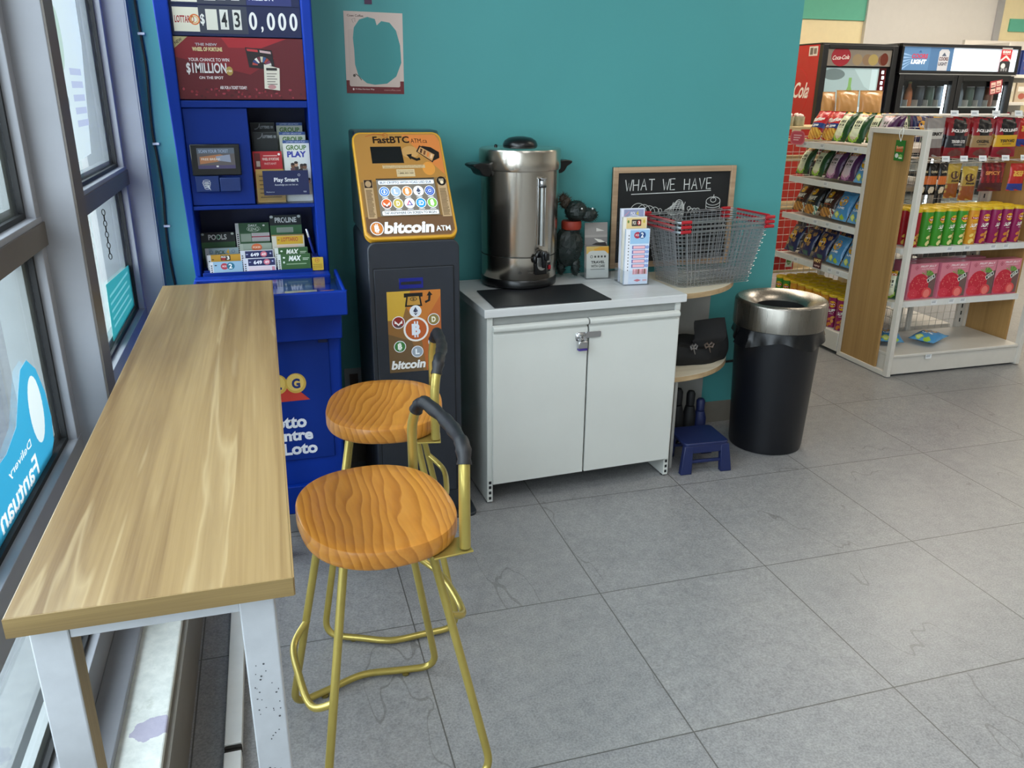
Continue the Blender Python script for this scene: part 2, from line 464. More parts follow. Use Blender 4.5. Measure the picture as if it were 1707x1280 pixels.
TEAL = plain('teal_wall_paint', '#4a9797', .5, var=.03, scale=2.5)
CREAM = plain('cream_wall_paint', '#efdfb2', .7, var=.03)
GREENBAND = plain('sea_green_band_paint', '#63b59b', .7, var=.03)
GREYPANEL = plain('pale_grey_panel', '#d6d2cc', .5, var=.02)
WHITEP = plain('white_wall_paint', '#dcdad4', .7, var=.03)
CEIL = plain('ceiling_board', '#e8e6e0', .8, var=.03)
FRAME = plain('grey_window_frame_paint', '#8c8e94', .45, var=.07, scale=6)
FRAMEFRONT = plain('dark_brown_frame_front', '#5a534c', .45, var=.10, scale=8)  # front faces of posts and transom, darker and browner than the sides
OUTFR = plain('pale_outer_frame', '#8d9291', .5, var=.06)
RUBBER = plain('black_rubber', '#0c0d0f', .6)
SKIRT = plain('grey_brown_skirting_tile', '#7b756b', .4, var=.08, scale=10)

def sbox(name, b, mat, bevel=0.0, parent=None):
    o = MB().box(*b).build(name, mat, parent, bevel=bevel, smooth=False)
    if not parent: struct(o)
    return o
sbox('floor', (-0.5, -3.5, -0.12, 9.0, 7.5, 0.0), FLOOR)
sbox('ceiling', (-0.75, -3.5, 2.95, 9.0, 7.5, 3.05), CEIL)
sbox('wall_back', (-0.395, 3.26, 0, 2.221, 3.44, 2.95), TEAL)
sbox('baseboard_back', (-0.395, 3.252, 0, 2.221, 3.26, 0.105), SKIRT)
sbox('wall_far', (-0.75, 7.4, 0, 9.0, 7.5, 2.95), CREAM)
sbox('wall_right', (8.9, -3.5, 0, 9.0, 7.4, 2.95), WHITEP)
sbox('wall_front', (-0.75, -3.6, 0, 9.0, -3.5, 2.95), WHITEP)
sbox('wall_left', (-0.75, 3.44, 0, -0.55, 7.4, 2.95), WHITEP)
# band and panel on the far wall
sbox('trim_1', (4.0, 7.385, 2.17, 5.73, 7.4, 2.95), GREENBAND)
sbox('trim_2', (5.73, 7.36, 1.5, 7.27, 7.4, 2.95), GREYPANEL)
sbox('trim_3', (7.27, 7.34, 1.5, 7.345, 7.4, 2.95), steel_mat('chrome_corner', '#c8c8cc', .3))
sbox('trim_4', (7.5, 7.385, 2.12, 8.9, 7.4, 2.24), GREENBAND)

# ---- curb under the windows
def curb_mat():
    n = NT('chipped_white_curb_paint', .6); v = n.coords()
    f = n.noise(v, 5, 6, .65); g = n.noise(v, 30, 5, .7)
    c = n.ramp(g, [(.3, C3('#cfd4cf')), (.7, C3('#e9ece6'))])
    c = n.mix(n.ramp(f, [(.60, (0,0,0)), (.68, (1,1,1))]), c, C3('#b9bdb2'))
    sp = n.add('ShaderNodeTexNoise'); sp.inputs['Scale'].default_value = 17; sp.inputs['Detail'].default_value = 4; n.link(v, sp.inputs['Vector'])
    # one spilled purple stain
    tc = n.add('ShaderNodeTexCoord'); vd = n.add('ShaderNodeVectorMath', operation='DISTANCE'); n.link(tc.outputs['Object'], vd.inputs[0]); vd.inputs[1].default_value = (-.345, 1.585, .2)
    st = n.math('LESS_THAN', n.math('ADD', vd.outputs['Value'], n.math('MULTIPLY', sp.outputs['Fac'], .07)), .072)
    c = n.mix(n.math('MULTIPLY', st, .6), c, C3('#8d7fae')); n.base(c); n.bump(g, .3, .003); return n.m
o = sbox('wall_left_curb', (-0.52, -3.5, 0, -0.313, 3.26, 0.2), curb_mat(), .004); o.name = 'wall_left.001'
sbox('baseboard_left', (-0.313, -3.5, 0, -0.300, 3.252, 0.186), SKIRT)
sbox('wall_left_header', (-0.62, -3.5, 2.75, -0.45, 3.26, 2.95), WHITEP).name = 'wall_left.002'

# ---- street windows
XG = -0.502
posts = [(-3.5, -3.38), (-1.53, -1.44), (0.22, 0.31), (1.968, 2.058), (3.2, 3.26)]
for k, (a, b) in enumerate(posts):
    if k in (0,): pass
    p = sbox('trim_%d' % (5+k), (-0.535, a, 0.2, -0.399, b, 2.75), FRAME, .002)
    sbox('post_front', (-0.399, a+.001, 0.2, -0.395, b-.001, 2.75), FRAMEFRONT if k < 4 else FRAME, parent=p)
    sbox('outer_fin', (-0.585, a, 0.0, -0.536, b, 2.75), OUTFR, parent=p)
    if k == 3: pass
def window(name, y0, y1):
    fr = MB()
    rails = ((0.2, 0.305), (0.645, 0.748), (1.188, 1.25), (2.66, 2.75))
    for z0, z1 in rails: fr.box(-0.535, y0, z0, -0.467, y1, z1)
    for a, b in ((y0, y0+.035), (y1-.035, y1)): fr.box(-0.535, a, 0.305, -0.469, b, 2.66)
    o = struct(fr.build(name, FRAME, bevel=.0015, smooth=False))
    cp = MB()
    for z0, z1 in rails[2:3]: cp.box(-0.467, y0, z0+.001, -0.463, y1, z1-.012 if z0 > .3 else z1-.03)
    cp.build('rail_front', FRAMEFRONT, o, smooth=False)
    gs = MB(); of = MB()
    for z0, z1 in ((.305,.645),(.748,1.188),(1.25,2.66)):
        a, b = y0+.035, y1-.035
        g = .011
        for bx in ((a,z0,b,z0+g),(a,z1-g,b,z1),(a,z0+g,a+g,z1-g),(b-g,z0+g,b,z1-g)):
            gs.box(-0.498, bx[0], bx[1], -0.488, bx[2], bx[3])
        g = .024
        for bx in ((a,z0,b,z0+g),(a,z1-g,b,z1),(a,z0+g,a+g,z1-g),(b-g,z0+g,b,z1-g)):
            of.box(-0.530, bx[0], bx[1], -0.508, bx[2], bx[3])
        MB().box(-0.506, a, z0, -0.500, b, z1).build('pane', GLASS, o, smooth=False)
    gs.build('gasket', RUBBER, o, smooth=False); of.build('outer_bead', OUTFR, o, smooth=False)
    # sill step between the frame and the curb
    if name in ('window_1', 'window_2'):
        MB().box(-0.467, y0, 0.2, -0.405, y1, 0.222).build('sill', FRAME, o, bevel=.002)
    return o
window('window_3', -3.38, -1.53); window('window_4', -1.44, 0.22); window('window_1', 0.31, 1.968); window('window_2', 2.058, 3.2)

# ---- the street outside
def ground_mat():
    n = NT('pale_pavers', .8); v = n.coords('Object', (1,1,1))
    br = n.add('ShaderNodeTexBrick'); br.inputs['Scale'].default_value = 3.0; br.inputs['Mortar Size'].default_value = .008
    br.inputs['Color1'].default_value = (*C3('#4a4d4e'),1); br.inputs['Color2'].default_value = (*C3('#3d4042'),1); br.inputs['Mortar'].default_value = (*C3('#222427'),1)
    n.link(v, br.inputs['Vector']); f = n.noise(v, 14, 5, .7)
    n.base(n.mix(.3, br.outputs['Color'], n.ramp(f, [(.3, C3('#2c2f30')), (.7, C3('#585b5c'))]))); return n.m
sbox('ground', (-14, -3.6, -0.16, -0.5, 40, -0.06), ground_mat())
sbox('curb_stone', (-1.0, -6, -0.06, -0.68, 3.3, 0.04), plain('grey_concrete', '#65686a', .8, var=.15, scale=14)).name = 'ground.001'
bd = thing('building', 'pale street building seen blurred through the upper far window', 'building', (-3.2, 13, -.06))
MB().box(-4, 0, 0, 2.2, 4, 4.2).build('facade', plain('pale_render', '#565c5a', .8, var=.08), bd)
for i in range(3): MB().box(-3+i*1.7, -.03, 1.2, -2+i*1.7, .0, 2.6).build('window_pane', plain('dusky_glass', '#2c3a37', .2), bd)
MB().box(-4.1, -.1, 4.2, 2.3, 4.1, 4.5).build('parapet', plain('green_awning', '#2d5549', .7), bd)
def leaf_mat():
    n = NT('leaf_green', .6); f = n.noise(n.coords(), 9, 3); n.base(n.ramp(f, [(.3, C3('#2c3d28')), (.7, C3('#50633f'))])); return n.m
LEAF = leaf_mat()
for i, (x, y, s, lb) in enumerate(((-1.55, 8.6, .8, 'leafy street shrub nearest the window'), (-2.4, 10.6, 1.2, 'taller leafy street shrub further along the street'))):
    t = thing('shrub', lb, 'shrub', (x, y, -.06))
    m = MB(); m.tube([(0,0,0),(0.02,0,s*.8)], [.05*s,.03*s], 7); m.build('trunk', plain('bark','#5a4a3c',.9), t)
    m = MB()
    for k in range(420):
        a, b, r = random.uniform(0,2*PI), random.uniform(-1,1), s*random.uniform(.55,1)*.7
        c = Vector((r*math.cos(a)*math.sqrt(1-b*b), r*math.sin(a)*math.sqrt(1-b*b), s*1.35+r*b))
        u = Vector((random.uniform(-1,1),random.uniform(-1,1),random.uniform(-1,1))).normalized()*.10*s; v = u.orthogonal().normalized()*.05*s
        m.add([c-u, c+v, c+u, c-v], [(0,1,2,3)])
    m.build('foliage', LEAF, t, smooth=False, weld=False)
t = thing('utility_pole', 'grey utility pole standing out on the pavement', 'pole', (-1.15, 6.3, -.06))
MB().lathe([(.06,0),(.055,2.5),(.045,4.5)], n=14).build('shaft', plain('pole_grey','#5c5f60',.6), t)
MB().lathe([(.10,0),(.10,.03),(.06,.05)], n=14).build('base_flange', plain('pole_grey','#5c5f60',.6), t)

# ---- stickers on the glass (their backs face the room)
def vinyl(name, op=.30):
    n = NT(name, .5); a = n.add('ShaderNodeVertexColor', layer_name='Col'); n.base(a.outputs[0])
    tl = n.add('ShaderNodeBsdfTranslucent'); n.link(a.outputs[0], tl.inputs[0])
    mx = n.add('ShaderNodeMixShader'); mx.inputs[0].default_value = op
    out = n.n['Material Output']; n.link(n.b.outputs[0], mx.inputs[1]); n.link(tl.outputs[0], mx.inputs[2]); n.link(mx.outputs[0], out.inputs[0]); return n.m
VINYL = vinyl('window_vinyl', .22)
def glass_art(a, name, label, cat, y, z, mat=VINYL):
    # art faces -Y; turn so that it faces +X: local x -> world y
    o = one_sheet(a).build(name, mat, loc=(-0.4995, y, z), rot=(0, 0, PI/2), smooth=False); return tag(o, label, cat)
a = Art()
pts = [(-.55,-.06),(-.40,-.055),(-.27,-.045),(-.17,-.04),(-.155,-.03),(-.05,-.02),(0,.01),(.015,.06),(.005,.12),(-.03,.185),(-.08,.22),(-.13,.215),(-.17,.18),(-.22,.13),(-.30,.11),(-.42,.11),(-.55,.10)]
a.poly([(x, z) for x, z in pts], '#3aa9cf')
a.text('Fantuan', -.405, -.004, .265, .046, '#ffffff', .02, mirror=True, shear=.1)
a.text('Delivery', -.315, .058, .16, .021, '#ffffff', .01, mirror=True)
a.ell(-.078, .112, .048, .072, '#e9efec', 24)
glass_art(a, 'window_decal', 'bright blue delivery sticker with mirrored lettering on the lower near window', 'sticker', 1.865, .768)
a = Art(); a.rect(0, 0, .47, .02, '#1f8f8d'); a.poly([(0,0),(.47,.012),(.50,.145),(.02,.175)], '#3b9f9b')
for k in range(5): a.up().rect(.05, .03+k*.024, .43-.04*(k%2), .038+k*.024, '#7cc4bd')
glass_art(a, 'window_decal', 'teal sticker low on the window beside the teal wall', 'sticker', 2.68, .765)
a = Art(); a.poly([(0,.0),(.50,.02),(.62,.33),(.63,.55),(0,.55)], '#dfe6e2')
a.up().ell(.16,.40,.08,.11,'#b6cdb4'); a.ell(.30,.33,.05,.08,'#c3d3c0'); a.ell(.29,.17,.022,.018,'#aab4b5'); a.ell(.24,.20,.012,.010,'#b5bebf')
for k in range(5): a.rect(.38, .10+k*.035, .54, .118+k*.035, '#c3c6d6')
glass_art(a, 'window_poster', 'pale translucent poster taped to the upper far window, seen from behind', 'poster', 2.30, 1.30)

# chain hanging at the far window
ch = MB()
for k in range(9):
    zc = 1.155-k*.0165
    ch.tube([(-.478+(0 if k%2 else .0045*math.cos(q*PI/4)), 2.72+(.0045*math.cos(q*PI/4) if k%2 else 0), zc+.0095*math.sin(q*PI/4)) for q in range(8)], .0013, 5, closed=True)
tag(ch.build('blind_chain', plain('dark_iron','#22211f',.4,1.0)), 'short dark chain hanging from the far window transom', 'chain')

# wall cable with clips in the corner
cb = MB(); pts = [(-0.368+.004*math.sin(k*1.7), 3.2525, 2.9-k*.11) for k in range(20)]
cab = thing('wall_cable', 'black cable clipped down the teal wall beside the window', 'cable', (0,0,0))
cb.tube(smooth_path(pts, 4), .0042, 6); cb.build('cable', RUBBER, cab)
for z in (1.68, 1.32, 1.03): MB().box(-.377, 3.2465, z-.004, -.355, 3.2598, z+.004).build('clip', plain('white_clip','#f2f2ee',.4), cab, bevel=.001)
cb = MB(); cb.tube(smooth_path([(1.905,3.247,.245),(1.94,3.243,.285),(1.98,3.244,.305),(2.1,3.244,.31),(2.215,3.246,.318)], 6), .006, 7)
tag(cb.build('power_cable', RUBBER), 'black cable sagging along the teal wall behind the bin', 'cable')

# ================================================================== BAR TABLE
TOPWOOD = wood_mat('pale_laminate_wood', C3('#6f5431'), C3('#957b50'), C3('#b09668'), axis=1, scale=4.4, rough=.36, stretch=12, streak=C3('#cbb78c'))
WHITEW = plain('scuffed_white_wood', '#b9bcc0', .5, var=.07, scale=30, bump=.05)
RAWWOOD = wood_mat('raw_timber', C3('#7d6a4c'), C3('#94805c'), C3('#ab9670'), axis=2, scale=9)
bt = thing('bar_table', 'long narrow window bar table with pale wood top and white legs', 'table', (-.17, 1.75, 0))
def lb(name, b, mat, bevel=.002, parent=bt):
    o = MB().box(b[0]+.17, b[1]-1.75, b[2], b[3]+.17, b[4]-1.75, b[5]).build(name, mat, parent, bevel=bevel, smooth=False); return o
lb('tabletop', (-.327, .897, .924, -.012, 2.598, .950), TOPWOOD, .0015)
EDGE = wood_mat('table_edge_band', C3('#77623f'), C3('#8c7448'), C3('#a38a5a'), axis=0, scale=8)
lb('edge_band', (-.327, .8955, .9245, -.012, .8972, .9495), EDGE, 0)
lb('edge_band', (-.0122, .897, .9245, -.0105, 2.598, .9495), TOPWOOD, 0)
legs = [(-.311,.915,-.269,.955),(-.079,.915,-.037,.955),(-.078,2.53,-.036,2.575),(-.311,2.53,-.269,2.575)]
for i, (x0,y0,x1,y1) in enumerate(legs):
    L = lb('leg', (x0,y0,0.004,x1,y1,.924), WHITEW)
    MB().box(x0+.17,y0-1.75,0,x1+.17,y1-1.75,.004).build('foot_pad', RUBBER, L, smooth=False)
    if i == 0: MB().box(x1+.17, y0-1.75+.002, .006, x1+.1706, y1-1.75-.001, .90).build('bare_side', RAWWOOD, L, smooth=False)
    if i == 1:
        sp = Art()
        for k in range(34):
            x = x0+.17+random.uniform(.006,.036); z = random.choice((random.uniform(.62,.82), random.uniform(.74,.80)))
            sp.ell(x, z, random.uniform(.0006,.0016), random.uniform(.0007,.0018), '#55575a', 7)
        sp.build('paint_chips', CHALK, L, loc=(0, y0-1.75-.0002, 0), smooth=False)['kind'] = 'stuff'
lb('apron', (-.269,.917,.899,-.079,.935,.924), WHITEW, .001)
lb('apron', (-.269,2.55,.899,-.078,2.57,.924), WHITEW, .001)
lb('apron', (-.309,.955,.899,-.291,2.53,.924), WHITEW, .001)
lb('apron', (-.058,.955,.899,-.040,2.53,.924), WHITEW, .001)

for i, (y0, y1, lb_) in enumerate(((1.675, 2.58, 'long white timber strip lying on the floor under the bar table'), (1.02, 1.650, 'shorter white timber strip lying on the floor at the near end of the table'))):
    t = thing('timber_strip', lb_, 'timber strip', (-.196, (y0+y1)/2, 0), 0, 'timber strips under the table'); L_ = (y1-y0)/2
    MB().box(-.020, -L_, 0, .020, L_, .030).build('strip', plain('bright_white_strip', '#d8dad8', .45, var=.05), t, bevel=.002)
    MB().box(-.020, (-L_-.010 if i == 0 else L_), .004, .020, (-L_ if i == 0 else L_+.010), .027).build('broken_end', plain('dark_splinters', '#24211d', .9, var=.5, scale=80), t, bevel=.003, label='dark broken end')

# ================================================================== STOOLS
PINE = pine_mat('orange_pine', C3('#a05c17'), C3('#c67f2e'), C3('#d8953e'))
GOLD = plain('satin_gold_tube', '#b8a558', .30, .6, var=.08)
TAPE = plain('black_grip_tape', '#15161a', .45, var=.2, scale=60, bump=.25)
def make_stool(label):
    t = thing('bar_stool', label, 'stool', group='gold framed bar stools')
    H = .655; th = .046
    # seat outline: straight at the back (+x), rounded towards the table (-x)
    out = []
    for i in range(64):
        a = 2*PI*i/64; ca, sa = math.cos(a), math.sin(a); e = 2.7
        x = math.copysign(abs(ca)**(2/e), ca)*.166; y = math.copysign(abs(sa)**(2/e), sa)*.203
        y *= 1-.13*max(0, -x/.166)**2 if x < 0 else 1-.08*max(0, x/.166)**2
        out.append((x, y))
    m = MB(); n = 64
    prof = [(.955, H-th, 0), (.985, H-th+.004, 0), (1.0, H-th+.011, 0), (1.0, H-.008, 0), (.99, H-.0025, 0), (.965, H, 0)]
    for s, z, _ in prof:
        m.v += [(x*s, y*s, z) for x, y in out]
    for k in range(len(prof)-1):
        for i in range(n): j = (i+1)%n; m.face((k*n+i, k*n+j, (k+1)*n+j, (k+1)*n+i))
    m.face(range(n-1,-1,-1))
    base = (len(prof)-1)*n; last = base
    for s in (.8, .6, .4, .2):
        b = len(m.v)
        dip = .007*(1-(s/.965)**2)
        m.v += [(x*s, y*s, H-dip) for x, y in out]
        for i in range(n): j = (i+1)%n; m.face((last+i, last+j, b+j, b+i))
        last = b
    m.v.append((0,0,H-.0075)); c = len(m.v)-1
    for i in range(n): m.face((last+i, last+(i+1)%n, c))
    m.build('seat', PINE, t)
    R = .0095; zt = H-th
    for s in (1, -1):
        p = [(-.095, s*.105, zt), (-.195, s*.200, R+.004), (-.10, s*.235, R+.004), (0, s*.25, R+.004), (.10, s*.235, R+.004), (.195, s*.200, R+.004), (.085, s*.105, zt)]
        path = fillet([p[0], p[1], (-.09, s*.225, R+.004)], .055, 8)
        path += smooth_path([(-.09, s*.225, R+.004), (0, s*.245, R+.004), (.09, s*.225, R+.004)], 6)[1:-1]
        path += fillet([(.09, s*.225, R+.004), p[5], p[6]], .055, 8)
        L = MB().tube(path, R, 12).build('leg_loop', GOLD, t)
        for x in (-.11, .11): MB().lathe([(.008,0),(.010,.002),(.010,.006),(.006,.008)], (x, s*.216, 0), 10).build('foot_glide', plain('brass_glide','#8d8048',.3,.8), L)
    def onleg(sx, s, z):
        f = (zt-z)/(zt-R); return Vector((sx*(.09+.105*f), s*(.105+.095*f), z))
    for sx, z in ((-1, .27), (1, .40)):
        a, b = onleg(sx, 1, z+.02), onleg(sx, -1, z+.02)
        mid = (a+b)/2+Vector((sx*.05, 0, -.03))
        MB().tube(smooth_path([a, a*.72+mid*.28+Vector((sx*.028,0,-.022)), mid, b*.72+mid*.28+Vector((sx*.028,0,-.022)), b], 6), .0085, 10).build('footrest', GOLD, t)
    # back rail
    pts = [(.142, -.180, H-.042), (.142, -.180, H+.105), (.156, -.145, H+.172), (.172, 0, H+.168), (.156, .145, H+.172), (.142, .180, H+.105), (.142, .180, H-.042)]
    path = fillet(pts, [0,.06,.06,.15,.06,.06,0], 7)
    bk = MB().tube(path, .0122, 12).build('back_rail', GOLD, t)
    mid = [p for p in path if p.z > H+.133]
    rr_ = [.0155+.0014*math.sin(i*2.1)+.0010*math.sin(i*5.3) for i in range(len(mid))]
    MB().tube(mid, rr_, 12).build('grip_wrap', TAPE, bk)
    for s in (1,-1): MB().box(.07, min(s*.13, s*.194), H-th-.004, .156, max(s*.13, s*.194), H-th).build('bracket', GOLD, t, bevel=.001)
    return t
st = make_stool('nearer pine seat bar stool with gold legs and taped back rail')
st.location = (.166, 1.615, 0); st.rotation_euler = (0,0,math.radians(7.5))
s2 = dup(st, (.272, 2.225, 0), (0,0,math.radians(-10)), 'further pine seat bar stool, in front of the crypto machine')
# ================================================================== helpers for things laid out in room coordinates
def put(t, mb, name, mat, parent=None, **kw):
    """build mb (room coordinates) as a part of the unrotated thing t"""
    l = Vector((0,0,0)) if parent and parent is not t else t.location   # a part already carries the offset
    return mb.build(name, mat, parent or t, loc=(-l.x, -l.y, -l.z), **kw)
def put_art(t, a, name, mat, x, y, z, rot=(0,0,0), parent=None):
    l = Vector((0,0,0)) if parent and parent is not t else t.location
    return a.build(name, mat, parent or t, loc=(x-l.x, y-l.y, z-l.z), rot=rot, smooth=False)
def sheet(name, label, cat, group, w, h, t, base, artfn, loc, rot=(0,0,0), mat=PRINT):
    """a printed sheet or pad: one mesh, lower-left front corner at loc"""
    a = Art(); a.slab(0, 0, w, h, t, base); a.size = (w, h); artfn(a)
    o = a.build(name, mat, loc=loc, rot=rot, smooth=False)
    return tag(o, label, cat, group)
def back_to(x, z, y, y0=2.95):
    """the point seen at (x, z) on the plane y0, moved to depth y along the line of sight"""
    return x*y/y0, 1.5107-(1.5107-z)*y/y0

# ================================================================== LOTTERY KIOSK
BLUE = plain('kiosk_blue_laminate', '#01329a', .5, spec=.25, var=.05, scale=5)
BLUE2 = plain('kiosk_blue_door', '#012b82', .5, spec=.25, var=.05, scale=5)
NAVY = plain('kiosk_navy_interior', '#081a4a', .5, var=.06)
GREYPL = plain('grey_plinth', '#86888c', .5)
k = thing('lottery_kiosk', 'tall blue lottery ticket stand at the end of the bar table', 'lottery stand', (-.035, 2.97, 0))
b = MB()
b.prism([(-.244,.88),(-.244,2.3),(-.305,2.3),(-.262,.88)], 'y', 2.95, 3.245)
put(k, b, 'side_panel', BLUE, bevel=.004)
put(k, MB().box(.152, 2.95, .88, .187, 3.245, 2.3), 'side_panel', BLUE, bevel=.006)
put(k, MB().box(-.246, 3.20, .88, .154, 3.22, 2.3), 'back_panel', NAVY)
put(k, MB().box(-.244, 2.965, 1.662, .152, 3.2, 2.3), 'header_box', NAVY, bevel=.002)
put(k, MB().box(-.244, 2.955, 1.448, .152, 3.2, 1.470), 'shelf', BLUE2, bevel=.002)
put(k, MB().box(-.244, 2.955, 1.122, .152, 3.2, 1.135), 'shelf', BLUE2, bevel=.002)
put(k, MB().box(-.244, 2.93, .872, .152, 3.2, .890), 'shelf', BLUE, bevel=.002)
def sign_row(z, logo, digits, right):
    a = Art(); y = 2.9645
    a.slab(-.243, z-.043, .151, z+.043, .002, '#0a1844')
    a.rect(-.160, z-.040, -.014, z+.040, '#343848')
    a.up().rect(-.236, z-.036, -.160, z+.034, '#dedac8')
    logo(a, z)
    a.up().text('$', -.156, z-.018, .013, .034, '#e8e8e4', .02)
    a.rect(-.139, z-.030, -.105, z+.030, '#d9d7cb')
    for x, d in digits:
        if d != '.':
            a.rect(x, z-.028, x+.025, z+.030, '#d9d9d2'); a.up().text(d, x+.004, z-.021, .017, .044, '#15161d', .02)
        else: a.up().rect(x, z-.018, x+.005, z-.012, '#e8e8e4')
    right(a, z)
    put_art(k, a, 'jackpot_sign', PRINT, 0, y, 0)
def lg1(a, z): a.up().text('LOTTARIO', -.232, z-.011, .058, .021, '#a3262b', .03); a.ring(-.173, z-.001, .014, .004, '#d1702f'); a.ring(-.173, z-.001, .009, .002, '#d1a02f')
def rt1(a, z):
    a.up()
    for x in (-.010, .045, .080, .115):
        a.ell(x+.0125, z-.001, .0125, .026, '#e9e9e6', 24); a.up().ell(x+.0125, z-.001, .0045, .018, '#0a1844', 20)
    a.text(',', .026, z-.034, .007, .018, '#e9e9e6', .02)
sign_row(1.711, lg1, ((-.097,'4'), (-.058,'3')), rt1)
def lg2(a, z): a.up().ell(-.198, z-.002, .032, .025, '#1d2d6b'); a.up().text('649', -.220, z-.014, .044, .024, '#e9e9e6', .03)
def rt2(a, z): a.rect(-.012, z-.040, .125, z+.040, '#27306b'); a.up().text('MILLION', -.005, z-.026, .075, .017, '#e9ecf2', .02); a.text('ESTIMATE', -.005, z+.012, .12, .013, '#c9cfe4', .01)
sign_row(1.796, lg2, ((-.100,'3'), (-.068,'.'), (-.058,'0')), rt2)
# red prize poster
a = Art(); a.slab(-.243, 1.474, .151, 1.660, .003, '#5c0c18')
a.poly([(-.243,1.660),(-.06,1.660),(.06,1.60),(-.02,1.55),(-.243,1.60)], '#7d1520'); a.poly([(-.10,1.659),(.10,1.659),(.02,1.63),(-.08,1.63)], '#a01c26')
for i in range(60): a.ell(random.uniform(-.235,.14), random.uniform(1.479,1.508), random.uniform(.002,.006), random.uniform(.002,.005), random.choice(('#7a1826','#8d2130','#4a0913','#a03344')), 7)
a.up().poly([(-.243,1.660),(-.200,1.660),(-.243,1.625)], '#a79b71'); a.up().text('NEW', -.241, 1.642, .025, .009, '#241f1a', .02, rot=.55)
a.up().text('WHEEL OF FORTUNE', -.190, 1.618, .090, .012, '#d8c694', .04); a.text('THE NEW', -.180, 1.634, .066, .008, '#b3a3a8', .04)
a.text('YOUR CHANCE TO WIN', -.205, 1.588, .123, .010, '#e8dfe0', .01)
a.text('$1MILLION', -.214, 1.548, .122, .036, '#b9b4b6', .03); a.up().text('$1MILLION', -.2125, 1.5492, .119, .0335, '#e6e2e2', .0)
a.up().ell(-.084, 1.560, .0105, .0135, '#a98b45'); a.up().text('A YEAR', -.0925, 1.557, .016, .006, '#f3ead0', .02)
a.text('ON THE SPOT', -.178, 1.535, .073, .0085, '#e8dfe0', .02); a.text('ASK FOR A TICKET TODAY!', -.118, 1.505, .082, .0095, '#f0e6e8', .02)
a.up().poly([(-.03,1.632),(.052,1.624),(.058,1.565),(-.022,1.572)], '#1c1116'); a.up().poly([(-.026,1.628),(.008,1.625),(.009,1.618),(-.024,1.621)], '#b9353a'); a.poly([(.014,1.624),(.048,1.620),(.049,1.613),(.015,1.617)], '#c9a9ab')
for i in range(9):
    t0 = PI*i/9; t1 = PI*(i+.85)/9
    a.up().poly([(.018+.013*math.cos(t0),1.578+.010*math.sin(t0)),(.018+.030*math.cos(t0),1.578+.027*math.sin(t0)),(.018+.030*math.cos(t1),1.578+.027*math.sin(t1)),(.018+.013*math.cos(t1),1.578+.010*math.sin(t1))], ('#d6d0cc','#7c3a5a','#a0382f','#39598c','#cfc7b0','#6b2a35','#e8e2da','#2c3f77','#b0443c')[i])
a.up().poly([(.024,1.582),(.072,1.570),(.068,1.502),(.020,1.508)], '#d8d2c4'); a.up().rect(.030,1.563,.064,1.571,'#2a2524')
for i in range(5): a.rect(.030, 1.552-i*.008, .062-.006*(i%2), 1.5545-i*.008, '#6f6862')
a.ell(.044,1.513,.013,.007,'#b88')
put_art(k, a, 'prize_poster', PRINT, 0, 2.962, 0)
# ticket checker panel
pn = put(k, MB().box(-.243, 2.962, 1.137, -.043, 3.19, 1.447), 'checker_panel', BLUE2, bevel=.002)
ck = put(k, MB().box(-.232, 2.948, 1.235, -.078, 2.962, 1.335), 'ticket_checker', plain('checker_black', '#121416', .3), bevel=.003)
a = Art(); a.rect(-.212, 1.257, -.095, 1.323, '#5b5657'); a.rect(-.212,1.257,-.095,1.268,'#4a4468'); a.rect(-.212,1.305,-.095,1.323,'#56606e')
a.up().text('SCAN YOUR TICKET', -.206, 1.308, .092, .010, '#9aa8c0', .01); a.poly([(-.205,1.295),(-.14,1.303),(-.112,1.292),(-.15,1.279),(-.205,1.272)], '#a5714f'); a.up().poly([(-.155,1.296),(-.11,1.302),(-.108,1.277),(-.15,1.283)], '#8a93a8'); a.text('FREE BREAK', -.2, 1.284, .06, .007, '#d9d2c6', .01); a.rect(-.155,1.262,-.148,1.267,'#d8d8d8')
put_art(k, a, 'screen', DIMSCREEN, 0, 2.9478, 0, parent=None)
b = MB().box(-.226, 2.950, 1.182, -.152, 2.962, 1.234); put(k, b, 'checker_base', plain('checker_blue', '#10306f', .35), bevel=.002)
b = MB().box(-.150, 2.944, 1.182, -.084, 2.962, 1.228); put(k, b, 'checker_base', plain('checker_blue', '#10306f', .35), bevel=.003)
a = Art()
for i in range(5): a.ring(-.192, 1.217-.0055*i, .013-.002*abs(i-1.2), .0016, '#d7dce4', 16, rz=.004)
a.poly([(-.192,1.200),(-.180,1.186),(-.186,1.202)], '#d7dce4'); put_art(k, a, 'maple_emblem', PRINT, 0, 2.9497, 0)
# clear pocket for the brochures
b = MB(); b.box(-.038, 2.955, 1.137, .150, 2.957, 1.19); b.box(-.038, 2.957, 1.137, .150, 3.06, 1.139);
put(k, b, 'brochure_pocket', ACRYLIC, smooth=False)
# slip tiers (stepped holder) and pen block
for i, y in enumerate((2.921, 2.965, 3.013, 3.078)):
    put(k, MB().box(-.236, y, .889, .128, y+.004, .915), 'slip_divider', BLUE2, bevel=.001)
b = MB(); b.box(.130, 2.925, .889, .151, 3.0, .955); put(k, b, 'pen_block', plain('pen_block_blue', '#14206a', .35), bevel=.003)
a = Art(); a.poly(rr(.128,.907,.166,.953,.003), '#d7b43b'); a.up().ring(.145,.942,.007,.0014,'#b8472f'); a.text('19', .1408,.939,.008,.006,'#b8472f',.02)
for i in range(3): a.rect(.130,.914+.006*i,.162,.9165+.006*i,'#a8862a')
put_art(k, a, 'age_sticker', PRINT, 0, 2.9235, 0)
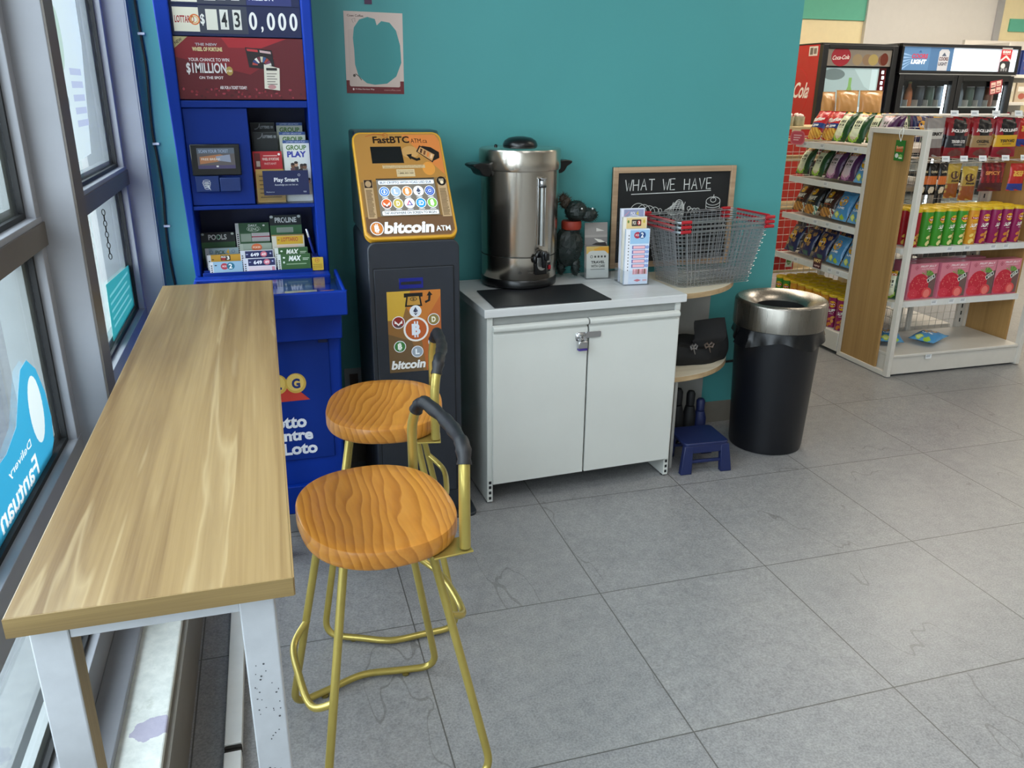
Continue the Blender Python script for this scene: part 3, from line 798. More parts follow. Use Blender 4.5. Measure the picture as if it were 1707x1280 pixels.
# scratch-ticket tray
tr = MB(); X0, X1, Y0, Y1 = -.262, .214, 2.602, 2.955
tr.box(X0, Y0, .822, X1, Y0+.012, .902); tr.box(X0, Y0+.012, .822, X0+.012, Y1, .902); tr.box(X1-.012, Y0+.012, .822, X1, Y1, .902); tr.box(X0+.012, Y0+.012, .822, X1-.012, Y1, .868)
put(k, tr, 'ticket_tray', BLUE, bevel=.004)
put(k, MB().box(X0, 2.862, .868, X1-.03, 2.918, .905), 'tray_ledge', BLUE, bevel=.004)
put(k, MB().box(X0+.011, Y0+.011, .896, X1-.011, 2.862, .899), 'tray_cover', ACRYLIC, smooth=False)
# lower cabinet
lo = MB()
lo.prism([(-.262,.07),(.174,.07),(.200,.822),(-.262,.822)], 'y', 2.735, 3.24)
put(k, lo, 'cabinet', BLUE, bevel=.01)
put(k, MB().prism([(-.262,.72),(.198,.72),(.200,.82),(-.262,.82)], 'y', 2.690, 2.735), 'apron', BLUE, bevel=.004)
dr = put(k, MB().prism([(-.24,.275),(.150,.275),(.153,.715),(-.24,.715)], 'y', 2.727, 2.738), 'door', BLUE2, bevel=.003)
put(k, MB().prism([(.118,.700),(.150,.700),(.150,.722),(.118,.722)], 'y', 2.722, 2.727), 'door_pull', NAVY, dr, bevel=.003)
put(k, MB().prism([(-.262,.072),(.172,.072),(.176,.18),(-.262,.18)], 'y', 2.712, 2.736), 'kick_panel', BLUE, bevel=.004)
put(k, MB().box(-.255, 2.71, 0, .165, 3.2, .071), 'plinth', GREYPL, bevel=.002)
a = Art()
a.poly([(-.115,.497),(.078,.499),(.03,.548),(-.06,.548)], '#c4392c')
for x, t in ((-.088,'O'), (-.0265,'L'), (.035,'G')):
    a.up().ell(x, .562, .034, .036, '#cfa94a', 28); a.up().ell(x-.002, .565, .028, .030, '#e2c266', 28)
    a.up().text(t, x-.014, .543, .028, .036, '#14296e', .045)
a.up(); a.text('Lotto', -.074, .398, .134, .047, '#e6eaf2', .04); a.text('Centre', -.090, .350, .168, .043, '#e6eaf2', .04); a.text('Loto', -.026, .297, .116, .045, '#e6eaf2', .04)
put_art(k, a, 'door_lettering', PRINT, 0, 2.7265, 0, parent=dr)
dr_children = None

# ---- brochures and slips (each a thing)
def z_on(y, z): return back_to(0, z, y)[1]
def leaflet(name, label, group, x0, x1, top, bottom, y, base, artfn, t=.006, lean=.06, cat='leaflet', floor_z=1.140):
    xa, zt = back_to(x0, top, y); xb, _ = back_to(x1, top, y); zb = floor_z
    return sheet(name, label, cat, group, xb-xa, zt-zb, t, base, artfn, (xa, y, zb), (-lean, 0, 0))
def art_group(play):
    def f(a):
        W, H = a.size
        a.rect(0, H-.010, W, H, '#35548f'); a.text('LOTTERY GROUP PLAY', .012, H-.0075, W-.024, .0045, '#c9d4ea')
        a.text('GROUP', .010, H-.032, W-.02, .016, '#4d7a38', .035)
        if play:
            a.text('PLAY', .012, H-.056, W-.024, .020, '#2c3aa0', .045)
            for i in range(16):
                x = random.uniform(.008, W-.008); z = H-.086-.05*random.random()-.012*(i%2)
                a.up(); a.rect(x-.008, max(.002, z-.04), x+.008, z, random.choice(('#5c4436','#8a8478','#3e3a3c','#a89a86','#6a4b4f')))
                a.up(); a.ell(x, z+.007, .0068, .0085, random.choice(('#a97e62','#7b5540','#c39a7c','#5d4030')), 12); a.ell(x, z+.0125, .0066, .0045, '#2b211e', 12)
    return f
G = 'lottery brochures in the stand'
def lf(play, wh): f = art_group(play); f.wh = wh; return f
leaflet('brochure', 'group play brochure at the back of its pocket stack', G, .046, .130, 1.402, 1.16, 3.06, '#b9c2b2', lf(False, (.087,.25)))
leaflet('brochure', 'middle group play brochure of the pocket stack', G, .053, .138, 1.372, 1.15, 3.02, '#c9cfc0', lf(False, (.087,.227)))
leaflet('brochure', 'front group play brochure with a crowd photo', G, .062, .148, 1.345, 1.145, 2.985, '#dfe2de', lf(True, (.087,.2)))
def l101(a):
    W, H = a.size
    a.ring(.012, H-.004, .018, .003, '#7d8288', 14, a0=-PI/2, a1=0); a.rect(0, H-.002, W, H, '#3d4648'); a.text('LOTTERIES 101', .030, H-.020, .044, .009, '#b6bdc2', .02)
leaflet('brochure', 'rear black lottery brochure with pale lettering', G, -.036, .040, 1.402, 1.16, 3.07, '#0d1418', l101)
leaflet('brochure', 'front black lottery brochure above the red one', G, -.030, .046, 1.372, 1.15, 3.03, '#0d191d', l101)
def redb(a):
    W, H = a.size
    a.rect(.004, H-.058, .024, H-.006, '#6a1119'); a.up().rect(.010,H-.050,.022,H-.032,'#c9b9b0'); a.text('WHEEL OF FORTUNE', .030, H-.030, .055, .009, '#ecd9cf', .02); a.rect(.034,H-.016,.080,H-.013,'#e6b5b0'); a.text('INSTANT', .036, H-.044, .04, .007, '#e6b5b0', .01); a.ell(.086,H-.010,.004,.004,'#f0e8e8'); a.rect(0,0,W,.10,'#8f1620')
leaflet('brochure', 'red lottery brochure in the stand', G, -.038, .056, 1.310, 1.145, 2.995, '#b81d29', redb)
def tanb(a):
    a.rect(.004, .005, .09, .095, '#a98440'); a.up()
    for i in range(6): a.rect(.010, .085-.014*i, .060+.01*(i%3), .089-.014*i, '#6b5127')
leaflet('brochure', 'tan lottery brochure half hidden by the navy sign', G, -.034, .058, 1.252, 1.14, 2.975, '#b8954e', tanb)
def smart(a):
    W, H = a.size
    a.text('Play Smart', .036, .040, .080, .018, '#eef1f5', .02); a.text('Knowledge you can bet on.', .038, .030, .076, .0075, '#d5dae4'); a.text('PlaySmart.ca', .008, .008, .026, .005, '#c5ccd8'); a.text('OLG', .130, .008, .010, .005, '#c5ccd8', .02)
    a.ring(.119, .066, .004, .001, '#dfe3ea', 5)
leaflet('small_sign', 'navy card sign in front of the brochures', None, -.012, .138, 1.247, 1.166, 2.949, '#0d1c4e', smart, t=.002, lean=.0, cat='sign', floor_z=1.166)
# selection slips
S = 'selection slip pads in the lower tray'
def frame_l(a, W, H, c='#d3d4d6'): a.rect(0, 0, .012, H, c); a.up(); [a.rect(.004, .006+.007*i, .009, .0095+.007*i, '#1c1c20') for i in range(int(H/.009))]
def pools(a):
    W, H = a.size; a.rect(.0,H-.034,W,H,'#101a1e'); a.up().text('POOLS', .025,H-.026,.062,.019,'#e2e6e4',.03); a.ring(.0585,H-.0165,.006,.002,'#31a060'); a.ell(.007,H-.006,.005,.004,'#b9c2bd'); a.ell(W-.008,H-.006,.005,.004,'#c9d2cd'); a.rect(0,H-.052,W,H-.034,'#2e5a33')
def pick4(a):
    W, H = a.size; frame_l(a,W,H,'#b6bcc0'); a.text('PICK', .034,H-.022,.032,.014,'#2d4a37',.02); a.text('4', .070,H-.023,.010,.018,'#d3a52a',.03); a.ring(.020,H-.013,.005,.0012,'#405a8c'); a.ring(.093,H-.013,.005,.0012,'#405a8c')
def pick3(a):
    W, H = a.size; frame_l(a,W,H); a.up().rect(.044,H-.020,.076,H-.003,'#2a2224'); a.up().ell(.053,H-.014,.008,.006,'#a03030'); a.text('PICK', .046,H-.011,.016,.006,'#eee',.02); a.text('3', .064,H-.018,.009,.013,'#f4f1e4',.04); a.ell(.018,H-.016,.004,.002,'#5c4310')
def pick2(a):
    W, H = a.size; frame_l(a,W,H); a.up().ell(.048,H-.016,.012,.011,'#b23a48'); a.ell(.068,H-.016,.013,.012,'#1f6d84'); a.up().text('PICK', .041,H-.019,.014,.006,'#f0dede',.02); a.text('2', .062,H-.024,.011,.016,'#f4f6f8',.03); a.rect(.026,.002,.088,.012,'#c79aa3'); a.ell(.020,H-.012,.004,.002,'#333')
def keno(a):
    W, H = a.size; frame_l(a,W,H); a.rect(.012,H-.034,W,H,'#2d5a37'); a.up().text('DAILY', .045,H-.013,.030,.008,'#dfe6df',.02); a.text('KENO', .044,H-.028,.036,.012,'#c7d6c4',.02); a.ring(.062,H-.021,.023,.0013,'#b9c9b8',20,rz=.010); a.ell(.098,H-.010,.004,.003,'#e4e9e4')
    a.rect(.054,H-.066,W,H-.036,'#d4cfd0'); a.rect(.016,H-.066,.052,H-.038,'#9fae9d'); a.up().rect(.054,H-.052,W,H-.047,'#b02a45'); [a.up().rect(.057,H-.040-.004*i,W-.004,H-.039-.004*i,'#9b8f95') for i in range(7)]
def poker(a):
    W, H = a.size; frame_l(a,W,H,'#aab5a8'); a.up().ell(.058,H-.014,.018,.013,'#d5683a'); a.up().text('POKER', .045,H-.018,.026,.008,'#f4d6b8',.02)
def l649(big):
    def f(a):
        W, H = a.size; frame_l(a,W,H,'#cfd2dc'); a.rect(.016,H-.026,W-.002,H-.002,'#1a2254'); a.up().text('649', .034,H-.021,.028,.013,'#f2f4fa',.035); a.ell(.078,H-.014,.011,.010,'#cf6f80'); a.up().text('49', .071,H-.019,.014,.009,'#fbe9ec',.03); a.ell(.022,H-.013,.004,.0015,'#aab2d8'); a.ell(W-.010,H-.012,.003,.003,'#aab2d8')
        if big:
            a.rect(.016,.002,W-.018,H-.028,'#e4d3da'); [a.up().rect(.018,.006+.005*i,W-.020,.0072+.005*i,'#b89aa8') for i in range(4)]; a.rect(W-.014,.004,W-.004,H-.030,'#c98a9b')
    return f
def proline(a):
    W, H = a.size; a.rect(0,H-.036,W,H,'#0f1c20'); a.up().text('PROLINE', .018,H-.027,.076,.019,'#e3e8e6',.03); a.ring(.050,H-.0175,.006,.002,'#0f1c20'); a.ell(.007,H-.006,.006,.005,'#c9d2cd'); a.ell(W-.008,H-.006,.006,.005,'#c9d2cd'); a.rect(0,H-.07,W,H-.036,'#3b6f43'); a.up().rect(.022,H-.062,.080,H-.044,'#a8b5a8'); [a.up().rect(.024,H-.060+.004*i,.078,H-.0588+.004*i,'#6f7f70') for i in range(4)]
def lottario(a):
    W, H = a.size; a.rect(0,0,.012,H,'#d6d2c4'); a.rect(.016,H-.034,W-.004,H-.005,'#d5a92a'); a.up().text('LOTTARIO', .032,H-.024,.058,.014,'#b0342c',.02); a.ell(.023,H-.018,.004,.002,'#7b5c12'); a.rect(.016,H-.048,W-.022,H-.035,'#e3c9b4'); a.rect(0,H-.004,W,H,'#9b7a3d')
def maxs(front):
    def f(a):
        W, H = a.size; frame_l(a,W,H,'#d3d9d4'); a.rect(.016,.0,W-.003,H-.002,'#2f5a2c'); a.up().text('MAX', .040,H-.024,.040,.018,'#f1f4ee',.045,shear=.2); a.rect(.086,H-.017,.108,H-.0145,'#b9cbb2'); a.rect(.086,H-.022,.104,H-.0195,'#b9cbb2'); a.ell(.023,H-.012,.004,.003,'#dfe8dc')
        if front: a.ell(.022,H-.028,.003,.004,'#dfe8dc'); a.rect(.030,H-.036,.098,H-.033,'#9db892'); a.rect(.042,.002,.102,.016,'#ccd6d8'); a.rect(.022,.001,.038,.010,'#5c86a8')
    return f
def slip(lbl, x0, x1, top, bottom, y, base, f): leaflet('slip_pad', lbl, S, x0, x1, top, bottom, y, base, f, t=.012, lean=.12, cat='slip pad', floor_z=.8945)
slip('black and green pad at the back of the left slip row', -.232, -.122, 1.046, .905, 3.085, '#2b4a30', pools)
slip('blue grey pad between the black and yellow pads in the left slip row', -.223, -.114, .993, .90, 3.020, '#8fa3ab', pick4)
slip('yellow pad in the left slip row above the pale blue pad', -.219, -.110, .970, .90, 2.972, '#c2912a', pick3)
slip('pale blue pad at the front of the left slip row', -.214, -.106, .946, .895, 2.928, '#93b4c8', pick2)
slip('green and white pad at the back of the middle slip row', -.118, -.007, 1.074, .905, 3.085, '#3f6a47', keno)
slip('grey green pad with an orange round mark in the middle slip row', -.110, -.003, 1.004, .90, 3.020, '#98a698', poker)
slip('rear navy headed pad in the middle slip row', -.110, .0, .980, .90, 2.972, '#d3d5dd', l649(False))
slip('front navy headed pad in the middle slip row', -.103, .005, .953, .895, 2.928, '#dcdde4', l649(True))
slip('black and green pad at the back of the right slip row', -.003, .103, 1.097, .905, 3.085, '#3b6f43', proline)
slip('yellow pad with red lettering in the right slip row', -.001, .108, 1.030, .90, 3.020, '#d9d2bd', lottario)
slip('rear of the two dark green pads in the right slip row', .005, .117, .985, .90, 2.972, '#3a6036', maxs(False))
slip('front of the two dark green pads in the right slip row', .011, .124, .962, .895, 2.928, '#3a6036', maxs(True))
t = thing('pen', 'blue and silver pen standing in the stand beside the slips', 'pen', (.138, 2.966, .9565), rot=(0, -.22, 0))
MB().lathe([(.003,0),(.0042,.004),(.0042,.062)], n=10).build('barrel', plain('pen_blue','#1a2c7a',.3), t)
MB().lathe([(.0045,.062),(.0042,.085),(.0025,.092)], n=10).build('silver_tip', plain('pen_silver','#d5d8dc',.2,.9), t, label='silver pen tip')
# scratch tickets under the tray cover
for i, (x, y, w_, h_, c1, c2, tx, lb) in enumerate(((-.06,2.62,.075,.14,'#7a2f34','#cba8a8','WIN','red scratch ticket lying under the tray cover'), (.025,2.635,.105,.15,'#cfc7a8','#6f7c4a','LOTTO','cream scratch ticket lying under the tray cover'), (.140,2.64,.045,.13,'#b9853a','#d9b24a','GOLD','gold scratch ticket lying under the tray cover'))):
    a = Art(); a.slab(0,0,w_,h_,.001,c1); a.rect(.006,.02,w_-.006,.05,c2); a.up().text(tx,.012,.06,w_-.024,.022,'#f2eee2',.03); a.rect(.006,.09,w_-.006,.105,'#4a2b2c'); a.ell(w_/2,.12,.014,.010,'#d98b3a')
    tag(a.build('scratch_ticket', PRINT, loc=(x, y, .8695), rot=(-PI/2, 0, 0), smooth=False), lb, 'ticket', 'scratch tickets in the tray')

# ================================================================== CRYPTO MACHINE
SLOT0 = plain('door_gap_black', '#050607', .8)
CHAR = plain('charcoal_powder_coat', '#23272f', .42, var=.08, scale=30, bump=.03)
ORANGE = plain('amber_plastic', '#d19a25', .3, var=.05)
BRUSH = steel_mat('brushed_housing', '#8f9499', .3)
m_ = thing('crypto_machine', 'dark cryptocurrency kiosk with a tilted orange screen panel', 'kiosk', (.45, 2.95, 0))
b = MB(); b.prism(rr(.297, .012, .606, 1.035, .028), 'y', 2.70, 3.15); put(m_, b, 'body', CHAR, bevel=.004)
b = MB(); pts = [(x, y) for x, y in rr(.268, 2.655, .655, 3.18, .03)]; b.prism(pts, 'z', 0, .012); put(m_, b, 'base_plate', plain('base_steel', '#33373d', .4, .3), bevel=.003)
b = MB(); b.prism([(2.735,1.036),(2.722,1.053),(2.990,1.362),(3.005,1.372),(3.14,1.372),(3.15,1.36),(3.15,1.036)], 'x', .300, .602); put(m_, b, 'hood', BRUSH, bevel=.006)
al = math.atan2(.283, .325); W, H = .312, .372
b = MB(); b.prism(rr(0, 0, W, H, .030, 8), 'y', .002, .030)
fp = b.build('face_panel', ORANGE, m_, loc=(.293-.45, 2.697-2.95, 1.046), rot=(-al, 0, 0), bevel=.004); fp.scale = (1, 1, 1.156)
def U(u): return u*W
def V(v): return (1-v)*H
def coin(a, x, z, r, bgc, fg, kind):
    a.ell(x, z, r, r, '#e9eaec', 26); a.up().ell(x, z, r*.88, r*.88, bgc, 26); a.up()
    def B(t, s=1.0): a.text(t, x-r*.36*s, z-r*.48*s, r*.72*s, r*.96*s, fg, .05); a.rect(x-r*.16, z-r*.68, x-r*.04, z+r*.68, fg); a.rect(x+r*.06, z-r*.68, x+r*.18, z+r*.68, fg)
    if kind == 'B': B('B')
    elif kind == 'eth': a.poly([(x-r*.42,z-.02*r),(x,z-r*.28),(x,z+r*.72)], fg); a.poly([(x+r*.42,z-.02*r),(x,z-r*.28),(x,z+r*.72)], '#4a4f66'); a.poly([(x-r*.40,z-.2*r),(x,z-r*.72),(x+r*.40,z-.2*r),(x,z-r*.42)], '#2c3040')
    elif kind == 'M': a.poly([(x-r*.86,z-r*.2),(x-r*.60,z-r*.2),(x-r*.60,z+r*.35),(x,z-r*.25),(x+r*.60,z+r*.35),(x+r*.60,z-r*.2),(x+r*.86,z-r*.2),(x+r*.50,z-r*.68),(x-r*.5,z-r*.68)][0:6]+[(x+r*.60,z-r*.2),(x+r*.86,z-r*.2),(x+r*.36,z-r*.2),(x,z-r*.55),(x-r*.36,z-r*.2)], fg); a.poly([(x-r*.55,z-r*.62),(x,z-r*.86),(x+r*.55,z-r*.62),(x+r*.36,z-r*.34),(x,z-r*.6),(x-r*.36,z-r*.34)], '#4a4a4e')
    elif kind == 'tri': a.poly([(x-r*.6,z-r*.42),(x+r*.6,z-r*.42),(x,z+r*.62)], '#4a3a8c'); a.up().poly([(x-r*.3,z-r*.28),(x+r*.3,z-r*.28),(x,z+r*.26)], '#e9eaec'); a.poly([(x-r*.6,z-r*.42),(x-.3*r,z-r*.28),(x,z+r*.26),(x,z+r*.62)], '#d0506b')
    elif kind == 'star':
        for i in range(12): a.ell(x+r*.58*math.cos(i*PI/6), z+r*.58*math.sin(i*PI/6), r*.07, r*.07, fg, 8)
        a.ring(x, z, r*.25, r*.14, fg, 12)
    elif kind == 'dash': a.line([(x-r*.4,z+r*.34),(x+r*.3,z+r*.34),(x+r*.48,z+r*.1),(x+r*.3,z-r*.34),(x-r*.45,z-r*.34)], r*.22, fg); a.rect(x-r*.5, z-r*.09, x+r*.02, z+r*.09, fg)
    elif kind == 'usd': a.ring(x, z, r*.56, r*.13, fg, 20); a.text('$', x-r*.2, z-r*.36, r*.4, r*.72, fg, .05)
    else: B2 = a.text(kind, x-r*.34, z-r*.46, r*.68, r*.92, fg, .05)
a = Art()
a.poly(rr(.006, .006, W-.006, H-.006, .026), '#a8783a')
a.poly([(U(.55),V(.03)),(U(.93),V(.03)),(U(.97),V(.10)),(U(.97),V(.42)),(U(.78),V(.25))], '#c9783c')  # these colour blocks paint the panel's metallic sheen and reflective gradient
a.poly([(U(.03),V(.80)),(U(.97),V(.80)),(U(.97),V(.93)),(U(.92),V(.975)),(U(.08),V(.975)),(U(.03),V(.93))], '#6f5138'); a.poly([(U(.03),V(.48)),(U(.97),V(.44)),(U(.97),V(.80)),(U(.03),V(.80))], '#8c6a3e')
a.ell(U(.80),V(.36),.022,.024,'#d08b3c',20); a.ell(U(.62),V(.20),.03,.022,'#b98d54',20)
a.up(); a.text('FastBTC', U(.225), V(.112), U(.405), .025, '#23130c', .03); a.text('ATM.ca', U(.645), V(.112), U(.185), .016, '#23130c', .0)
a.line([(U(.15),V(.045)),(U(.26),V(.02)),(U(.37),V(.035))], .0025, '#a35326'); a.ring(U(.37), V(.035), .008, .002, '#a35326', 16)
a.poly([(U(.185),V(.145)),(U(.525),V(.145)),(U(.535),V(.305)),(U(.185),V(.305))], '#0c0d0f')
a.line([(U(.72),V(.265)),(U(.68),V(.275)),(U(.62),V(.25))], .009, '#15110e'); a.poly([(U(.575),V(.225)),(U(.635),V(.218)),(U(.615),V(.275))], '#15110e')
a.poly([(U(.76),V(.14)),(U(.86),V(.155)),(U(.945),V(.205)),(U(.94),V(.26)),(U(.86),V(.29)),(U(.78),V(.25))], '#1d1512'); a.up().poly([(U(.735),V(.135)),(U(.905),V(.225)),(U(.855),V(.305)),(U(.69),V(.195))], '#1d1512'); a.up().poly([(U(.742),V(.15)),(U(.89),V(.228)),(U(.85),V(.290)),(U(.705),V(.197))], '#b98a58')
for i in range(4): a.up().poly([(U(.745+.035*i),V(.165+.018*i)),(U(.765+.035*i),V(.175+.018*i)),(U(.745+.035*i),V(.215+.018*i)),(U(.728+.035*i),V(.205+.018*i))], ('#4a2f1e','#6a4227','#c9743a','#d7b18c')[i])
a.rect(U(.29),V(.355),U(.76),V(.325),'#c4a87c'); a.rect(U(.435),V(.435),U(.635),V(.365),'#c9b28a'); a.up(); a.text('This ATM is recommended for crypto users only', U(.30),V(.337),U(.44),.004,'#4b3a26'); a.text('please read the terms before you begin', U(.31),V(.352),U(.42),.004,'#4b3a26'); a.text('1 (888) 853-1205', U(.45),V(.412),U(.17),.006,'#4b3a26',.03); a.text('Please contact us for help', U(.45),V(.388),U(.17),.004,'#4b3a26')
for x0, x1 in ((.06,.155),(.865,.965)):
    a.rect(U(x0),V(.815),U(x1),V(.46),'#b99a73'); a.up()
    for i in range(24): a.rect(U(x0+.012), V(.80-.0105*i), U(x1-.012-.018*random.random()), V(.80-.0105*i)+.0019, '#5b452f')
a.up().rect(U(.065),V(.535),U(.15),V(.462),'#2b211d'); a.up().ell(U(.107),V(.50),.010,.011,'#a98b68',16); a.up().ell(U(.914),V(.485),.016,.016,'#1d1715',20); a.up().ell(U(.916),V(.497),.006,.006,'#e3cfae',12)
for i in range(4): a.rect(U(.885+.014*i)+.001, V(.488), U(.885+.014*i)+.003, V(.463), '#e3cfae')
fa = a.build('face_print_and_sheen', GLOSS, fp, loc=(0,.002,0), smooth=False)
# lit touchscreen
a = Art(); a.rect(U(.195),V(.80),U(.835),V(.455),'#6d665c'); a.rect(U(.195),V(.465),U(.835),V(.455),'#101010'); a.up().poly(rr(U(.215),V(.512),U(.825),V(.475),.004),'#dfe4ea'); a.poly(rr(U(.215),V(.793),U(.825),V(.755),.004),'#e4e6e8'); a.up()
a.text('BUY CRYPTO WITH +CAD USD EUR', U(.235),V(.505),U(.565),.0085,'#3d4455',.02); a.text('TAP ANYWHERE ON SCREEN TO BEGIN', U(.235),V(.786),U(.565),.0085,'#2c2c30',.02)
coins = (('#2f6fc0','#e8f0fb','usd'),('#9fb4c9','#f4f6f9','L'),('#d08a45','#f7ead9','B'),('#d8dbe0','#3a3f52','eth'),('#2b52a8','#dfe8f6','star'),('#d0622f','#f2ece8','M'),('#b8a552','#f3ecd0','D'),('#dadce2','#4a3a8c','tri'),('#2c8fcf','#eaf4fb','dash'),('#79b34a','#f0f6ea','B'))
for i, (c, f, kd) in enumerate(coins):
    x, z = U(.268+.124*(i%5)+.006*(i//5)), V(.578 if i < 5 else .690)
    coin(a, x, z, .0178, c, f, kd); a.rect(x-.010, z-.0222, x+.010, z-.0195, '#cfd0d2')
a.build('touchscreen', SCREEN, fp, loc=(0,-.0015,0), smooth=False)
a = Art(); coin(a, U(.135), V(.905), .0225, '#cf7a2c', '#f2efe9', 'B'); a.text('bitcoin', U(.215),V(.957),U(.535),.040,'#f3f1ee',.045,shear=.18); a.text('ATM', U(.765),V(.945),U(.16),.018,'#f3f1ee',.02); a.build('brand_lettering', PRINT, fp, loc=(0,.0005,0), smooth=False)
# lower door with note slot and poster
put(m_, MB().prism(rr(.3115,.0975,.5865,.9485,.003), 'y', 2.6985, 2.7005), 'door_gap', SLOT0, smooth=False)
dr = put(m_, MB().prism(rr(.314,.10,.584,.946,.003), 'y', 2.6955, 2.701), 'door', CHAR, bevel=.0025)
put(m_, MB().box(.396,2.694,.876,.478,2.6957,.912), 'note_slot', plain('slot_blue','#101a78',.25), dr, bevel=.0015)
put(m_, MB().box(.402,2.6935,.890,.472,2.6942,.9), 'slot_mouth', RUBBER, dr, smooth=False)
a = Art(); w2, h2 = .184, .288
a.slab(0,0,w2,h2,.0006,'#8a6236'); a.poly([(0,h2),(w2,h2),(w2,.10),(.11,.16),(.06,h2-.05),(0,h2-.08)],'#c0752f'); a.poly([(0,h2),(.08,h2),(.05,h2-.10),(0,h2-.10)],'#c9a23c'); a.poly([(w2,h2-.02),(w2,0),(.13,0),(.11,.15)],'#b5622c'); a.poly([(0,.14),(.08,.11),(.12,0),(0,0)],'#6b5335')
a.up().rect(.058,h2-.022,.122,h2-.008,'#14120f'); a.up().poly([(.066,h2-.020),(.114,h2-.020),(.120,h2-.055),(.060,h2-.055)],'#14120f'); a.up().poly([(.071,h2-.020),(.109,h2-.020),(.113,h2-.050),(.067,h2-.050)],'#b98a3c'); a.up().ring(.090,h2-.029,.011,.002,'#14120f',18,rz=.006); a.text('$',.086,h2-.033,.008,.008,'#14120f',.02)
a.line([(.130,h2-.042),(.144,h2-.036),(.146,h2-.018)],.008,'#14120f'); a.poly([(.136,h2-.020),(.156,h2-.018),(.145,h2-.004)],'#14120f')
a.up(); coin(a,.096,.152,.042,'#b85a2a','#dfe6f0','B'); a.ring(.096,.152,.0415,.004,'#f0e8dc',30)
for x,z,r,c,f,kd in ((.096,.2165,.0205,'#dfe3ea','#2c3048','eth'),(.036,.180,.022,'#8c2c28','#f0ebe6','M'),(.158,.184,.021,'#8a7a45','#f3eed8','D'),(.038,.094,.021,'#3d7a3c','#eef4ea','B'),(.098,.072,.021,'#9aa4ae','#eef1f4','L'),(.158,.104,.021,'#2b52a8','#eef1f4','star')): coin(a,x,z,r,c,f,kd)
a.text('bitcoin', .008,.012,.118,.032,'#eceae6',.04,shear=.18); a.text('ATM', .134,.018,.042,.012,'#eceae6',.02)
put_art(m_, a, 'door_poster', GLOSS, .353, 2.6948, .580, parent=dr)
# wall outlet
t = thing('wall_outlet', 'grey wall outlet on the teal wall between the two kiosks', 'outlet', (.275, 3.26, .365))
MB().prism(rr(-.038,-.057,.038,.057,.004), 'y', -.006, 0).build('cover_plate', plain('grey_plate','#8d989c',.4), t, bevel=.0015)
MB().prism(rr(-.017,-.034,.017,.034,.003), 'y', -.0085, -.006).build('receptacle', plain('dark_socket','#3a2b26',.4), t, bevel=.001)

# ================================================================== WALL POSTER
a = Art(); w2, h2 = .213, .279; a.slab(0,0,w2,h2,.0008,'#d3bfb4'); a.rect(0,0,w2,.045,'#6d1f23'); a.up().poly(rr(.012,.024,w2-.014,h2-.06,.006),'#cdb9ae')
blob = [(.085,.262),(.055,.252),(.035,.225),(.030,.19),(.033,.15),(.034,.10),(.045,.06),(.075,.036),(.105,.031),(.15,.036),(.185,.062),(.205,.11),(.202,.17),(.188,.22),(.165,.246),(.135,.25),(.118,.235),(.112,.256)]
a.up().poly(blob, '#3f8f8f'); a.text('Coen Coffee', .012, h2-.018, .058, .0075, '#5c4136', .02); a.line([(.034,.240),(.028,.252),(.040,.256),(.040,.244)], .0012, '#5c4136'); a.text('10 Allen Harrison Way', .032,.011,.070,.007,'#dcc0b8',.01); a.text('coencoffee.com', .138,.011,.062,.006,'#b98a84'); a.ell(.025,.0145,.003,.004,'#f0dcd6')
a.ell(.030,.062,.005,.005,'#4a4038'); a.line([(.034,.068),(.046,.060),(.056,.046)], .003, '#5b5046')
for i in range(3): a.line([(.070+.02*i,.262-.004*i),(.072+.02*i,.259-.004*i)], .001, '#8c7468')
tag(a.build('wall_poster', PRINT, loc=(.314, 3.2585, 1.494), rot=(0,.012,0), smooth=False), 'pale paper poster with maroon footer taped to the teal wall', 'poster')
tag(MB().box(.394,3.2575,1.797,.421,3.2595,1.812).build('wall_sticker', plain('plum_tape','#4b2a4a',.5), smooth=False), 'small plum tape strip stuck above the paper poster', 'sticker')
# ================================================================== WHITE CABINET
CABW = plain('white_cabinet_steel', '#cbccc6', .32, var=.03, scale=4)
WTOP = wood_mat('white_oak_worktop', C3('#c2c2c0'), C3('#d0d0cf'), C3('#dadad9'), axis=0, scale=5, rough=.35)
SLOT = plain('dark_slot', '#17191b', .7)
CHROME = plain('chrome', '#c9cacc', .15, 1.0, var=.03)
cb_ = thing('white_cabinet', 'white two door cabinet with worktop against the teal wall', 'cabinet', (.700, 2.722, 0), math.radians(3.0))
CW, CDp, CH = .818, .492, .775
MB().box(0, 0, CH-.030, CW, CDp, CH).build('worktop', WTOP, cb_, bevel=.002, smooth=False)
for x0, x1 in ((.012, .034), (CW-.040, CW-.018)):
    sp = MB().box(x0, .012, .006, x1, CDp-.004, CH-.030).build('side_panel', CABW, cb_, bevel=.0015, smooth=False)
    for z in (.022, .045, .068, .088): MB().box(x0+.006, .0113, z-.006, x1-.006, .0122, z+.006).build('slot', SLOT, sp, smooth=False)
    MB().lathe([(.010,0),(.010,.006)], ((x0+x1)/2, .03, 0), 12).build('glide', RUBBER, sp)
MB().box(.034, CDp-.02, .09, CW-.040, CDp-.006, CH-.030).build('back_panel', CABW, cb_, smooth=False)
MB().box(.034, .03, .09, CW-.040, CDp-.02, .108).build('bottom_panel', CABW, cb_, smooth=False)
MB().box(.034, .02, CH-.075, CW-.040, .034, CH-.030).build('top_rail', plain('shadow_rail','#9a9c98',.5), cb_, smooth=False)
def door_prof(x0, x1):
    b = MB()
    # front skin with a rolled pull lip along the top
    prof = [(.010,.086),(-.004,.086),(-.004,.672),(-.002,.680),(.004,.684),(.004,.690),(-.010,.693),(-.013,.700),(-.011,.708),(-.002,.714),(.010,.714)]
    b.prism(prof, 'x', x0, x1); return b
